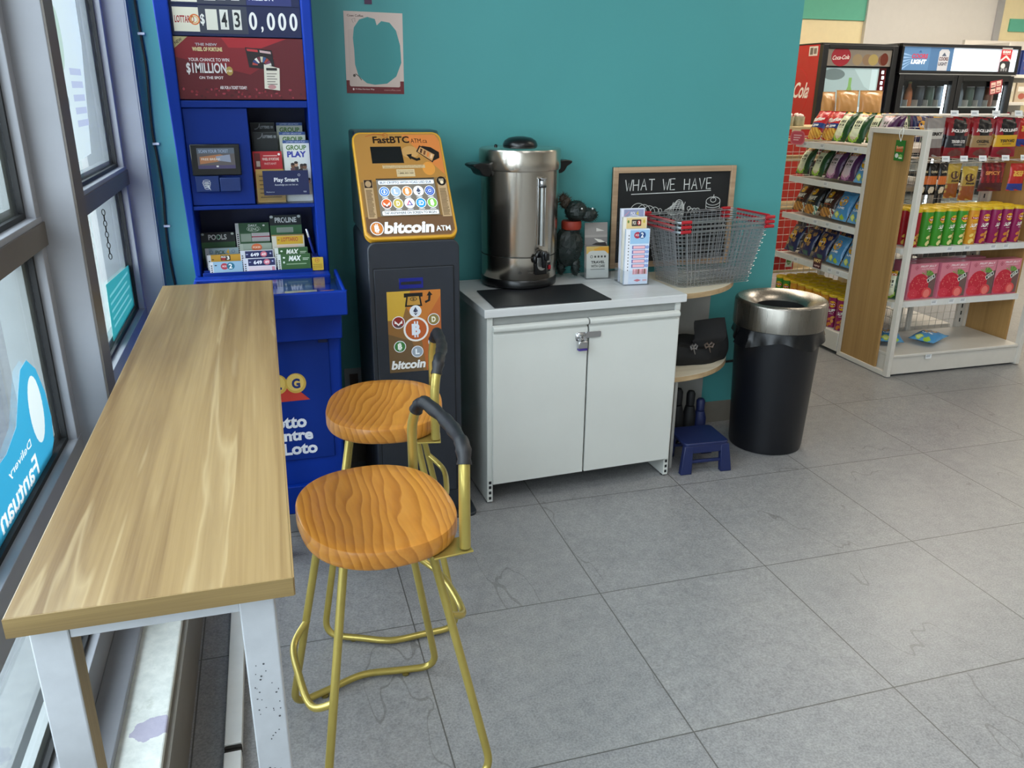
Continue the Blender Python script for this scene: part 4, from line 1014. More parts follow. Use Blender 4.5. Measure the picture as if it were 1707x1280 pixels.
d1 = door_prof(.030, .402).build('door', CABW, cb_, bevel=.0012); d2 = door_prof(.409, CW-.030).build('door', CABW, cb_, bevel=.0012)
b = MB().prism(rr(.352,.630,.398,.664,.008), 'y', -.0062, -.004); b.prism(rr(.392,.640,.455,.664,.006), 'y', -.0085, -.0062)
b.build('hasp', CHROME, d1, bevel=.0008)
b = MB().lathe([(.0155,0),(.0155,.006),(.012,.009),(.006,.010)], n=20); o = b.build('hasp_rosette', CHROME, d1, loc=(.368,-.0062,.648), rot=(PI/2,0,0))
pl = thing('padlock', 'small chrome padlock with purple base hanging on the cabinet hasp', 'padlock', (.700+.374*math.cos(.05236)+.022*math.sin(.05236), 2.722+.374*math.sin(.05236)-.022*math.cos(.05236), .598), math.radians(3))
MB().box(-.018,-.009,.008,.018,.009,.036).build('body', CHROME, pl, bevel=.003); MB().box(-.018,-.009,0,.018,.009,.008).build('bumper', plain('purple_bumper','#3d2a7c',.4), pl, bevel=.002, label='purple lower edge')
MB().tube(fillet([(-.010,0,.034),(-.010,0,.058),(.010,0,.058),(.010,0,.034)], .009, 6), .003, 8).build('shackle', CHROME, pl)

# ================================================================== MAT, URN
CT = CH
MATB = plain('black_rubber_mat', '#101116', .55, var=.2, scale=50, bump=.05)
b = MB().prism([(.741,2.739),(1.197,2.752),(1.181,3.022),(.742,3.008)], 'z', CT, CT+.005)
tag(b.build('counter_mat', MATB, bevel=.0015), 'black rubber mat lying on the white cabinet before the urn', 'mat')
STEEL = steel_mat('brushed_urn_steel', '#c4bcb0', .19, axis=2)
BLK = plain('black_bakelite', '#0c0c0e', .28, var=.1)
u = thing('coffee_urn', 'large stainless steel hot drink urn with black spigot', 'urn', (.944, 3.118, CT+.0052), math.radians(14))
MB().lathe([(.142,0),(.150,.004),(.152,.026),(.147,.034)], n=64).build('base', BLK, u)
MB().lathe([(.147,.034),(.149,.038),(.149,.122)], n=72, caps=False).build('lower_band', STEEL, u)
MB().lathe([(.1505,.1225),(.151,.1235),(.1505,.1245)], n=72, caps=False).build('seam', plain('dark_seam','#4a4743',.4,.8), u)
MB().lathe([(.149,.125),(.150,.13),(.151,.44),(.1515,.444)], n=72, caps=False).build('body', STEEL, u)
lid = MB().lathe([(.1515,.444),(.157,.446),(.1585,.452),(.1585,.512),(.156,.520),(.150,.523),(.10,.526),(.045,.530),(.0,.531)], n=72).build('lid', STEEL, u)
MB().lathe([(.066,.529),(.066,.535),(.060,.548),(.044,.558),(.018,.563),(0,.5635)], n=36).build('lid_knob', BLK, lid)
for x, y in ((-.09,.03),(.085,.04)): MB().lathe([(.006,.524),(.006,.532),(.002,.535)], (x,y,0), 12).build('lid_pin', BLK, lid)
for s in (1, -1):
    b = MB()
    sec = [(.140,.448),(.152,.470),(.190,.474),(.218,.470),(.222,.463),(.212,.456),(.196,.448),(.186,.432),(.172,.424),(.150,.422)]
    b.prism([(s*x, z) for x, z in sec], 'y', -.038, .038)
    b.build('handle', BLK, u, bevel=.006, seg=3)
# sight gauge + spigot on the front (-y)
g = MB().tube([(.004,-.158,.17),(.004,-.158,.415)], .0062, 14).build('sight_glass', plain('gauge_glass','#cfd2d0',.08,.6), u)
MB().lathe([(.012,0),(.0135,.006),(.012,.02),(.0165,.026),(.0165,.030),(.008,.034)], (.004,-.158,.392), 20).build('gauge_cap', CHROME, g)
MB().lathe([(.0155,0),(.017,.004),(.0155,.008)], (.004,-.158,.388), 20).build('gauge_ring', BLK, g)
for x in (-.0125, .0195): MB().box(x-.0014,-.1585,.165,x+.0014,-.1495,.42).build('gauge_rail', CHROME, g, bevel=.0008)
b = MB().prism([(x, z) for x, z in ((-.020,.058),(.032,.058),(.032,.120),(.028,.138),(.016,.150),(.004,.153),(-.008,.148),(-.016,.136),(-.020,.120))], 'y', -.162, -.150)
sp = b.build('spigot_plate', BLK, u, bevel=.003)
MB().prism([(-.012+.018+.020*math.cos(t), .094+.020*math.sin(t)) for t in [PI+i*PI/14 for i in range(15)]]+[(.026,.125),(-.014,.125)], 'y', -.1645, -.162).build('plate_inset', plain('inset_silver','#b4b2ae',.25,.8), sp, bevel=.001, label='silver inset')
MB().lathe([(.009,.0),(.011,.006),(.0125,.03),(.014,.058),(.010,.064)], (.006,-.180,.088), 18).build('spout', BLK, sp)
MB().tube([(.006,-.16,.138),(.006,-.190,.138)], .011, 14).build('tap_body', BLK, sp)
MB().box(-.004,-.204,.118,.016,-.188,.150).build('tap_lever', BLK, sp, bevel=.005)
MB().blob((-.022,-.160,.118), (.010,.008,.017), 14, 8).build('tap_knob', BLK, sp)
def on_urn(x, z): return -math.sqrt(max(1e-6, .1492**2-x*x))
a = Art(on_urn); a.rect(.045,.062,.064,.098,'#171212'); a.up(); a.lay += 20; a.rect(.048,.070,.061,.086,'#b02028'); a.lay = 2; a.text('WARM', -.045,.062,.026,.008,'#5c5852'); a.text('HEAT', -.045,.075,.026,.006,'#5c5852'); a.ell(-.072,.066,.005,.005,'#2b2926'); a.ring(.055,.105,.002,.0008,'#6b655d',10); a.rect(.050,.052,.060,.054,'#6b655d')
a.build('control_print', GLOSS, u, smooth=False)
MB().box(.049,-.1455,.072,.060,-.138,.088).build('rocker_switch', plain('red_rocker','#a81c26',.25), u, bevel=.0015, label='red rocker switch')

# ================================================================== LEAFLET HOLDERS
def holder(name, label, x, y, rz, w, d, hf, hb):
    t = thing(name, label, 'leaflet holder', (x, y, CT), rz)
    b = MB(); T = .0025
    b.box(-w/2, 0, 0, w/2, T, hf); b.box(-w/2, d-T, 0, w/2, d, hb); b.box(-w/2, T, 0, w/2, d-T, T); b.box(-w/2, T, T, -w/2+T, d-T, hf); b.box(w/2-T, T, T, w/2, d-T, hf)
    b.build('clear_body', ACRYLIC, t, smooth=False); return t
RZ1 = math.radians(-3)
h1 = holder('leaflet_holder', 'clear holder of lottery slips at the right of the worktop', 1.388, 2.955, RZ1, .110, .105, .06, .24)
def at(h, x, y, z): 
    c, s_ = math.cos(h.rotation_euler.z), math.sin(h.rotation_euler.z); l = h.location
    return (l.x+x*c-y*s_, l.y+x*s_+y*c, l.z+z)
def hslip(h, lbl, x, y, w, hh, base, fn, lean=.05, group='slips in the clear holder', name='slip_pad', cat='slip pad', t=.014):
    a = Art(); a.size = (w, hh); a.slab(0,0,w,hh,t,base); fn(a)
    o = a.build(name, PRINT, loc=at(h, x, y, .0035), rot=(-lean, 0, h.rotation_euler.z), smooth=False); tag(o, lbl, cat, group)
def p2big(a):
    W, H = a.size; a.rect(0,0,.018,H,'#e9eaf0'); a.rect(.018,H-.058,W-.002,H-.004,'#9cc4e4'); a.up(); a.ell(.048,H-.024,.014,.013,'#b02f45'); a.ell(.068,H-.024,.015,.014,'#2a4f86'); a.up(); a.text('PICK',.040,H-.028,.016,.008,'#f4dfe2',.02); a.text('2',.062,H-.034,.012,.020,'#f6f8fa',.03)
    for i in range(12): a.rect(.011,.055+.0125*i,.0145,.060+.0125*i,'#26262c')
    for i in range(5):
        z = H-.078-.0185*i; a.rect(.028,z-.001,.084,z+.0135,'#6f6fa8'); a.up().rect(.033,z+.001,.082,z+.0115,'#f2bcc4'); a.ell(.092,z+.006,.0085,.0068,'#8fa3d4',14)
    a.rect(.034,.040,.096,.062,'#f0cdd2'); a.up()
    for i in range(9): a.rect(.036+.0065*i,.041,.040+.0065*i+.002*(i%2),.061,('#d98c96','#e9a9b0','#c36f7c','#8c5a4a')[i%4])
    a.poly([(.040,.016),(.056,.021),(.072,.016),(.056,.010)],'#d2707c'); a.rect(.078,.012,.096,.019,'#e3b6bd'); a.rect(.02,.026,.096,.0265,'#c9a6b4')
def p3big(a):
    W, H = a.size; a.rect(.014,H-.045,W-.002,H-.003,'#e3c98f'); a.up().poly(rr(.036,H-.036,.076,H-.010,.003),'#2c2320'); a.up().text('PICK',.040,H-.030,.015,.014,'#f2e6d2',.02); a.ell(.067,H-.023,.008,.010,'#b03030'); a.up().text('3',.063,H-.029,.008,.012,'#f6efe0',.03); a.ell(.022,H-.018,.004,.006,'#6b8a3a'); a.ell(.088,H-.018,.004,.007,'#c9b23a')
def p4big(a):
    W, H = a.size; a.rect(.012,H-.055,W-.004,H-.004,'#8f95b4'); a.up().text('PICK',.040,H-.026,.020,.012,'#e9e6ee',.02); a.text('4',.064,H-.028,.010,.017,'#d9c24a',.03); a.ring(.055,H-.050,.036,.004,'#c9ccd9',18,rz=.022,a0=0,a1=PI); a.rect(.012,H-.060,W-.004,H-.055,'#d3973f'); a.line([(.014,H-.030),(.034,H-.012)],.003,'#c98fa0')
hslip(h1, 'tall lavender topped pad at the back of the clear holder', -.0505, .062, .100, .292, '#dfe1ee', p4big)
hslip(h1, 'cream pad in the middle of the clear holder', -.0505, .036, .100, .262, '#ece6d8', p3big)
hslip(h1, 'pale blue pad with pink bars at the front of the clear holder', -.0505, .006, .100, .220, '#d9e3f2', p2big, .02)
h2 = holder('leaflet_holder', 'clear holder of flyers next to the dark shaggy figurine', 1.283, 3.10, math.radians(-4), .108, .085, .045, .20)
def fly_front(a):
    W, H = a.size; a.rect(0,H-.030,W,H,'#bfa05a'); a.poly([(.03,H-.012),(.06,H-.002),(W,H-.004),(W,H-.030),(.05,H-.03)],'#c98f2a'); a.up().poly(rr(.004,.006,W-.004,H-.018,.02),'#b9b9b2'); a.up()
    a.ring(.022,H-.042,.005,.002,'#33332f',14); [a.rect(.034+.014*i,H-.046,.042+.014*i,H-.038,'#3c3c38') for i in range(4)]
    a.text('TRAVEL', .020,H-.070,.060,.011,'#2b2b29',.04); a.text('WITH CARE', .020,H-.086,.060,.011,'#2b2b29',.03); a.rect(.018,H-.095,.080,H-.0925,'#5a5a55')
def fly_back(a):
    W, H = a.size; a.rect(0,H-.050,W,H,'#8b8580'); a.poly([(.05,H-.022),(.085,H-.034),(.05,H-.036)],'#c9c3bb'); a.up().rect(0,H-.10,W,H-.06,'#7c7673'); a.poly([(.04,H-.064),(.07,H-.070),(W,H-.085),(.06,H-.080)],'#d9d2c6'); a.poly([(.05,H-.082),(.09,H-.080),(W,H-.098),(.03,H-.09)],'#2d2826')
    for i in range(6): a.up().rect(.012*i+.012,H-.112,.012*i+.020,H-.10,('#39406b','#5b4b45','#2b2a33','#7c6a58','#3c3a3a','#8a5a48')[i])
hslip(h2, 'taller grey flyer at the back of the flyer holder', -.049, .035, .098, .222, '#98918b', fly_back, .10, 'flyers beside the figurine', 'flyer', 'flyer', .004)
hslip(h2, 'pale flyer with black lettering at the front of the flyer holder', -.050, .006, .096, .130, '#b3b2aa', fly_front, .10, 'flyers beside the figurine', 'flyer', 'flyer', .004)

# ================================================================== SHAGGY FIGURINE
t = thing('animal_figurine', 'dark shaggy tinsel animal figurine with a red collar behind the urn', 'figurine', (1.165, 3.145, CT), math.radians(-6))
TINSEL = plain('dark_tinsel', '#0c1a17', .5, var=.5, scale=90); TAN = plain('brown_tinsel', '#3c3125', .6, var=.3, scale=60)
def shag(blobs, n, L, seed):
    random.seed(seed); b = MB()
    for c, r in blobs: b.blob(c, tuple(q*.93 for q in r), 16, 10, .05)
    for c, r in blobs:
        for _ in range(int(n*max(r)*14)):
            v = Vector((random.gauss(0,1),random.gauss(0,1),random.gauss(0,1))).normalized(); p = Vector(c)+Vector((v.x*r[0],v.y*r[1],v.z*r[2]))*.9
            d = (v+Vector((random.uniform(-.6,.6),random.uniform(-.6,.6),random.uniform(-.6,.6)))).normalized(); q = d.orthogonal().normalized()*.0016
            b.add([p-q, p+q, p+d*L*random.uniform(.6,1.2)], [(0,1,2)])
    return b
shag([((-.004,.0,.135),(.066,.050,.088)),((.012,0,.205),(.036,.036,.04))], 240, .014, 3).build('body', TINSEL, t, smooth=False, weld=False)
hd = shag([((.024,-.008,.277),(.050,.044,.044)),((.074,-.014,.262),(.040,.032,.030))], 260, .012, 4).build('head', TINSEL, t, smooth=False, weld=False)
shag([((-.018,0,.310),(.022,.016,.026)),((-.030,0,.325),(.014,.010,.02))], 380, .018, 5).build('topknot', TAN, t, smooth=False, weld=False)
MB().lathe([(.0385,.205),(.041,.212),(.041,.232),(.0385,.238)], (.008,-.001,0), 28).build('collar', plain('red_collar','#8c2a16',.6), t, label='red collar')
for x in (.036, .080): MB().blob((x,-.052,.292), .0038, 10, 8).build('eye', plain('white_bead','#f0f0ee',.3), t)
for x, y in ((-.028,.012),(.028,-.012)): shag([((x,y,.052),(.020,.020,.040))], 300, .010, 8).build('leg', TINSEL, t, smooth=False, weld=False)
random.seed(11)

# ================================================================== CHALKBOARD
FRW = wood_mat('oak_frame', C3('#8d7257'), C3('#a98c6f'), C3('#bfa283'), axis=0, scale=8)
t = thing('chalkboard', 'wood framed chalkboard with white chalk lettering behind the wire baskets', 'chalkboard', (1.672, 3.232, .787), rot=(-.012,0,0))
w2, h2 = .575, .424
MB().box(-w2/2, 0, .0, w2/2, .006, h2).build('board', plain('blackboard_slate','#0e0f10',.7,var=.3,scale=7), t, smooth=False)
for bx in ((-w2/2,-w2/2+.024,0,h2),(w2/2-.024,w2/2,0,h2)): MB().box(bx[0],-.009,bx[2],bx[1],.008,bx[3]).build('frame_rail', FRW, t, bevel=.002)
for z0, z1 in ((0,.024),(h2-.024,h2)): MB().box(-w2/2+.024,-.009,z0,w2/2-.024,.008,z1).build('frame_rail', FRW, t, bevel=.002)
a = Art(); a.lay = 6
def strokes(letter, x, z, s, wd=.0042):
    S_ = {'W':[[(0,1),(.28,0),(.5,.7),(.72,0),(1,1)]],'H':[[(0,1),(.03,0)],[(.8,1),(.78,0)],[(0,.5),(.8,.52)]],'A':[[(0,0),(.45,1),(.85,0)],[(.18,.38),(.7,.4)]],'T':[[(0,1),(.9,1)],[(.45,1),(.47,0)]],'E':[[(.7,1),(0,1),(.02,0),(.72,.02)],[(0,.5),(.6,.52)]],'V':[[(0,1),(.42,0),(.85,1)]]}
    for st in S_[letter]: a.line([(x+p*s*.66, z+q*s) for p, q in st], wd, '#c9cac6')
x = -.228
for wd_ in ('WHAT','WE','HAVE'):
    for l in wd_: strokes(l, x, h2-.098+random.uniform(-.002,.002), .046); x += .0355
    x += .030
a.line([(-.200,h2-.112),(0,h2-.109),(.175,h2-.104)], .0035, '#c9cac6')
def loop(cx, cz, rx, rz, a0=0, a1=2*PI, wd=.0028): a.line([(cx+rx*math.cos(a0+(a1-a0)*i/22), cz+rz*math.sin(a0+(a1-a0)*i/22)) for i in range(23)], wd, '#bfc0bc')
for i in range(4): loop(-.165+.026*i, h2-.196, .040-.006*i, .046-.006*i, .1, PI)
loop(-.19,h2-.20,.018,.03,0,PI); loop(-.062,h2-.185,.008,.010)
for i in range(6): loop(.006+.004*i, h2-.185, .046-.004*i, .010+.007*i)
for i in range(5): a.line([(-.035+.016*i,h2-.23),(.0+.014*i,h2-.15)], .0025, '#bfc0bc')
for i in range(3): loop(.085+.016*i,h2-.20,.014,.022,0,PI)
loop(.075,h2-.178,.008,.008); loop(.19,h2-.150,.034,.018); loop(.19,h2-.145,.013,.010); a.line([(.19,h2-.14),(.192,h2-.122)],.003,'#bfc0bc'); loop(.19,h2-.168,.034,.010,PI,2*PI); loop(.19,h2-.178,.034,.010,PI,2*PI); a.line([(.156,h2-.15),(.157,h2-.178)],.0025,'#bfc0bc'); a.line([(.224,h2-.15),(.223,h2-.178)],.0025,'#bfc0bc')
a.build('chalk_drawing', CHALK, t, smooth=False)

# ================================================================== CORNER SHELF
SHELFW = wood_mat('pale_maple_board', C3('#bfb49c'), C3('#cfc5af'), C3('#dbd2be'), axis=0, scale=6); LEDGE = wood_mat('beech_edge', C3('#9c8260'), C3('#b0946e'), C3('#c2a883'), axis=0, scale=8)
GREYB = plain('grey_board', '#9b9a95', .5, var=.04)
t = thing('corner_shelf', 'two tier rounded corner shelf at the end of the white cabinet', 'shelf', (1.520, 3.236, 0))
def quarter(r, n=20): return [(0,0)]+[(r*math.sin(PI/2*i/n), -r*math.cos(PI/2*i/n)) for i in range(n+1)]
for z in (.415, .762):
    s_ = MB().prism(quarter(.412), 'z', z-.022, z).build('shelf_board', SHELFW, t, bevel=.001)
    b = MB(); b.grid(lambda u_, v_: (.4125*math.sin(PI/2*u_), -.4125*math.cos(PI/2*u_), z-.0215+.021*v_), 24, 1); b.build('edge_band', LEDGE, s_)
MB().box(.0, -.004, 0, .372, .014, .740).build('back_board', GREYB, t, smooth=False)
MB().box(.015, -.40, .0, .027, -.004, .393).build('side_board', GREYB, t, smooth=False)

# ================================================================== WIRE BASKETS
WIRE = plain('chromed_wire', '#b8bbbf', .28, .9, var=.05); REDP = plain('red_plastic_grip', '#b01a26', .35, var=.06)
def make_basket(label):
    t = thing('wire_basket', label, 'basket', group='wire shopping baskets'); r = .0010
    Lb, Wb, Lt, Wt, Hh = .355, .205, .455, .262, .225
    b = MB()
    def ringp(f, z, off=0):
        L, W_ = Lb+(Lt-Lb)*f, Wb+(Wt-Wb)*f
        return [(x, y, z) for x, y in rr(-L/2-off, -W_/2-off, L/2+off, W_/2+off, .03, 4)]
    for i in range(7): b.tube(ringp(i/7, Hh*i/7), r, 5, closed=True)
    b.tube(ringp(1, Hh, .0024), .0022, 6, closed=True)
    nx, ny = 17, 10
    def up(xb, yb, xt, yt): b.tube([(xb, yb, 0), (xt, yt, Hh)], r, 5, caps=False)
    for i in range(nx+1):
        f = -.84+1.68*i/nx
        for s in (1,-1): up(f*Lb/2, s*Wb/2, f*Lt/2, s*Wt/2)
        if i % 1 == 0: b.tube([(f*Lb/2, -Wb/2, 0), (f*Lb/2, Wb/2, 0)], r, 5, caps=False)
    for i in range(ny+1):
        f = -.72+1.44*i/ny
        for s in (1,-1): up(s*Lb/2, f*Wb/2, s*Lt/2, f*Wt/2)
        b.tube([(-Lb/2, f*Wb/2, 0), (Lb/2, f*Wb/2, 0)], r, 5, caps=False)
    b.build('wire_mesh', WIRE, t, weld=False)
    # two folded carrying handles lying on the rim
    for s in (1,-1):
        z = Hh+.006; p = [(s*.02, -Wt/2-.007, z), (s*(Lt/2-.004), -Wt/2-.007, z), (s*(Lt/2+.010), -Wt/2+.008, z+.001), (s*(Lt/2+.010), Wt/2-.008, z+.001), (s*(Lt/2-.004), Wt/2+.007, z), (s*.02, Wt/2+.007, z)]
        h = MB().tube(fillet(p, .006, 3), .0024, 6).build('handle', WIRE, t)
        for k in (-1, 1):
            MB().tube([(s*(Lt/2-.044), k*(Wt/2+.0105), z), (s*(Lt/2-.002), k*(Wt/2+.0105), z)], [.007,.0075], 8).build('handle_grip', REDP, h, label='red plastic grip')
        MB().tube([(s*(Lt/2+.007), -Wt/2+.03, z+.001), (s*(Lt/2+.008), Wt/2-.03, z+.001)], .0046, 8).build('handle_sleeve', REDP, h, label='red plastic sleeve')
    return t
BX, BY, BRZ = 1.728, 3.036, math.radians(8)
bk = make_basket('lowest of the three nested wire baskets, resting on the corner shelf'); bk.location = (BX, BY, .7645); bk.rotation_euler = (0,0,BRZ)
dup(bk, (BX, BY, .7645+.0185), (0,0,BRZ), 'middle one of the three nested wire baskets')
dup(bk, (BX, BY, .7645+.0370), (0,0,BRZ), 'topmost of the three nested wire baskets with red grips')

# ================================================================== BLACK BAG, STEP STOOL, UMBRELLAS
t = thing('cloth_bag', 'slumped black cloth bag with bows on the lower corner shelf', 'bag', (1.705, 3.03, .4155), math.radians(4))
BLKCL = plain('black_cloth', '#0a0a0c', .75, var=.3, scale=30, bump=.2)
def bagp(u_, v_):
    a_ = 2*PI*u_; L, Wd = .158, .085
    hgt = .080 + .095*max(0, math.cos(a_))**16 - .01*math.sin(a_*3)
    f = min(1, v_*1.25); z = hgt*f; bul = 1+.10*math.sin(PI*min(1,f))
    k = 1 if v_ <= .8 else 1-(v_-.8)/.2*.97
    return (L*k*bul*math.cos(a_)*(1-.02*f)+.004*math.sin(9*a_), Wd*k*bul*math.sin(a_)+.003*math.sin(7*a_+2), z-(0 if v_ <= .8 else .025*(v_-.8)/.2*(1 if math.cos(a_) < .5 else .2)))
b = MB(); b.grid(bagp, 48, 14); b.face(range(47,-1,-1)); b.build('bag_body', BLKCL, t)
BOW = plain('taupe_ribbon', '#5b4d44', .5, var=.2, scale=40)
for x, s in ((-.055,.7),(.02,1.0)):
    b = MB()
    for k in (-1,1): b.tube([(x,-.094,.085),(x+k*.012*s,-.098,.098*1),(x+k*.022*s,-.098,.092),(x+k*.016*s,-.099,.078),(x,-.096,.083)], [.003,.005,.004,.005,.003], 7)
    b.tube([(x,-.097,.083),(x+.008,-.1,.055)], [.003,.002], 6)
    b.build('ribbon_bow', BOW if s == 1 else plain('silver_bow','#8d8a88',.3,.6), t)
STOOLB = plain('blue_stool_plastic', '#18234e', .4, var=.06)
t = thing('step_stool', 'small blue plastic step stool between the cabinet and the bin', 'step stool', (1.672, 2.855, 0), math.radians(-3))
b = MB(); w_, d_, h_ = .215, .20, .135
b.prism(rr(-.100,-.092,.100,.092,.02), 'z', h_-.014, h_); b.build('step_top', STOOLB, t, bevel=.003)
for s in (1,-1):
    y0 = s*.092; y1 = s*.104
    def leg(x0t, x1t, x0b, x1b):
        q = MB(); vs = []
        for (xa, xb, z, y) in ((x0b,x1b,0,y1),(x0t,x1t,h_-.012,y0)): vs += [(xa, y, z), (xb, y, z), (xb, y-s*.026, z), (xa, y-s*.026, z)]
        q.add(vs, [(0,1,2,3),(4,5,6,7),(0,1,5,4),(1,2,6,5),(2,3,7,6),(3,0,4,7)]); return q
    leg(-.100,-.062,-.116,-.066).build('leg', STOOLB, t, bevel=.003); leg(.062,.100,.066,.116).build('leg', STOOLB, t, bevel=.003)
    q = MB(); q.box(-.068, min(y0,y0-s*.012), h_-.045, .068, max(y0,y0-s*.012), h_-.012); q.box(-.072, min(y0,y0-s*.012), .045, .072, max(y0,y0-s*.012), .058); q.build('side_rail', STOOLB, t, bevel=.002)
UMB = plain('black_umbrella_cloth', '#0b0c0f', .6, var=.2)
for x, y, z, lean, lb, c in ((1.672,3.05,.275,.02,'tallest black umbrella leaning behind the blue step stool', UMB),(1.735,3.06,.25,-.03,'middle black umbrella behind the blue step stool', UMB),(1.80,3.075,.205,.01,'short navy umbrella behind the blue step stool', plain('navy_umbrella_cloth','#18224f',.5))):
    t = thing('umbrella', lb, 'umbrella', (x, y, 0), rot=(lean, -lean, 0), group='umbrellas behind the step stool')
    MB().lathe([(.006,0),(.008,.012),(.028,.03),(.030,z*.55),(.020,z*.72)], n=14).build('canopy', c, t)
    MB().lathe([(.014,z*.72),(.019,z*.74),(.020,z*.95),(.013,z),(0,z+.002)], n=16).build('handle', c, t)

# ================================================================== BIN
BINB = plain('black_bin_plastic', '#0c0e14', .38, var=.15, scale=14)
LIDS = steel_mat('brushed_lid_steel', '#8c877f', .28, axis=2)
t = thing('waste_bin', 'tall black round bin with a steel funnel lid', 'bin', (2.088, 2.978, 0))
MB().lathe([(.150,0),(.157,.004),(.160,.02),(.181,.545),(.183,.552)], n=64).build('bucket', BINB, t)
a = MB()
a.lathe([(.192,.562),(.194,.564),(.194,.664),(.190,.673),(.181,.678),(.145,.668),(.108,.640),(.102,.622)], n=72, caps=False)
a.build('lid', LIDS, t)
MB().lathe([(.1015,.640),(.1015,.50)], n=48, caps=False).build('lid_throat', plain('throat_black','#060606',.8), t)
MB().lathe([(.186,.562),(.0,.548)], n=48).build('lid_underside', RUBBER, t)
def liner(u_, v_):
    a_ = 2*PI*u_; fl = .5+.5*math.sin(5*a_+1.3)*math.sin(2*a_); R = .1855+.005*math.sin(13*a_)*v_+.007*v_*(1+fl)
    if abs(((a_-.15+PI)%(2*PI))-PI) < .22: R += .022*v_
    if abs(((a_-PI*1.06+PI)%(2*PI))-PI) < .22: R += .020*v_
    return (R*math.cos(a_), R*math.sin(a_), .567-.052*v_*(1+.35*math.sin(4*a_+.6))-.01*v_)
b = MB(); b.grid(liner, 120, 5); b.build('bag_liner', plain('black_bin_bag','#0a0b0e',.16,var=.3,scale=60,bump=.35), t)
# ================================================================== SNACK BAGS
def bag_surf(w, h, d):
    def f(x, z):
        u, v = min(1, max(0, x/w+.5)), min(1, max(0, z/h))
        e = 1-abs(2*u-1)**2.6; p = math.sin(PI*min(1, max(0, (v-.06)/.88)))
        y = -d/2*(max(0, e)**.6)*(max(0, p)**.55)
        y += .0022*math.sin(23*u+3*v)*math.sin(9*v+1)*max(0,p)**.3*max(0, e)+.0016*math.sin(41*v+11*u)*(1-max(0,p)**2)*max(0, e)
        return y
    return f
def bag_mesh(name, w, h, d, base, zones=None, art=None, seal=None):
    """pillow bag, front towards -Y, bottom edge at z=0"""
    sf = bag_surf(w, h, d); a = Art(sf)
    cb = C3(base)
    def colf(u, v):
        if zones:
            c = zones(u, v)
            if c: return C3(c)
        return cb
    def wid(v): return 1-.05*math.sin(PI*v)
    a.grid(lambda u, v: ((u-.5)*w*wid(v), sf((u-.5)*w, v*h), v*h), 22, 30, colf)
    a.grid(lambda u, v: ((u-.5)*w*wid(v), -.8*sf((u-.5)*w, v*h), v*h), 12, 16, lambda u, v: cb, flip=True)
    a.lay = 14
    if art: art(a)
    me = a.mesh(name)
    bm = bmesh.new(); bm.from_mesh(me); bmesh.ops.remove_doubles(bm, verts=bm.verts, dist=1e-5); bmesh.ops.recalc_face_normals(bm, faces=bm.faces); bm.to_mesh(me); bm.free()
    for p in me.polygons: p.use_smooth = True
    me.materials.append(FILM); return me
def logo(a, cx, cz, r, txt="Lay's"):
    a.ell(cx, cz, r, r*1.05, '#e3a823', 18); a.up(); a.poly([(cx-r*1.1, cz-r*.30),(cx+r*1.1, cz-r*.10),(cx+r*1.1, cz+r*.42),(cx-r*1.1, cz+r*.22)], '#b51f24'); a.lay += 3
    a.text(txt, cx-r*.82, cz-r*.22, r*1.64, r*.50, '#f5ede4', .05, rot=.08); a.lay = 14
def cucumber(main, panel, fruit, inner):
    def z(u, v):
        if .20 < u < .74 and v > .16: return panel if v < .82 else '#c9542f' if v < .90 else '#d8a32e'
        if (u-.42)**2/.13+(v-.20)**2/.035 < 1: return fruit if (u-.42)**2/.05+(v-.20)**2/.014 > 1 else inner
        return None
    def art(a, w=.145, h=.205):
        for i in range(3): a.rect(-.028+.018*i, .118, -.015+.018*i, .138, '#4c4f45'); 
        for i in range(3): a.rect(-.026+.018*i, .096, -.016+.018*i, .111, '#4c4f45')
        a.rect(-.026, .086, .022, .089, '#6f7268'); a.text("Lay's", -.032, .172, .062, .016, '#f0e4d2', .05)
    return z, art
def z_red(u, v):
    if v > .52: return '#b8202a' if (u+.7*v) % .5 > .06 else '#d8432f'
    if v > .36: return '#25407f' if u > .22 else '#b8202a'
    if (u-.5)**2/.25+(v-.17)**2/.04 < 1: return '#d9b04f' if int(u*9+v*11) % 2 else '#b98432'
    return '#8f1a22'
def a_red(a): a.text('Ruffles', -.056, .120, .112, .030, '#e9e2dd', .06, shear=.2, rot=.12); a.text('Lime', -.040, .082, .07, .020, '#dfe6ee', .05, shear=.2, rot=.10)
def z_chips(c1, c2):
    def z(u, v):
        if v < .34 and (u-.45)**2/.16+(v-.14)**2/.03 < 1: return '#c98a3c' if int(u*10+v*14) % 3 else '#8c5a24'
        if v < .30 and u > .55: return c2 if int(u*12+v*10) % 2 else '#d9ddc8'
        return None
    return z
def a_wave(c):
    def f(a): logo(a, -.012, .160, .026); a.text('WAVY', -.044, .095, .082, .030, '#ecebe6', .07, shear=.25, rot=.10); a.rect(-.03, .084, .03, .088, c)
    return f
def z_lime(u, v):
    if (u-.34)**2/.022+(v-.17)**2/.009 < 1: return '#b9d04a' if (u-.34)**2/.010+(v-.17)**2/.004 > 1 else '#dbe88f'
    if (u-.68)**2/.016+(v-.11)**2/.007 < 1: return '#a3c440'
    if v < .10: return '#5f9fcf'
    return '#4a8fc4' if v < .62 or u < .8 else '#5a9bca'
def a_lime(a): logo(a, -.004, .130, .036); a.text('LIME', -.03, .075, .06, .014, '#f0f4f6', .04)
def z_navy(u, v):
    for cx, cz, r in ((.25,.30,.13),(.72,.42,.12),(.30,.85,.14),(.80,.80,.12)):
        if (u-cx)**2+((v-cz)*1.4)**2 < r*r: return '#b58a5c' if int(u*14+v*9) % 2 else '#9c7248'
    if v < .16 and .45 < u < .8: return '#2f5f57'
    return None
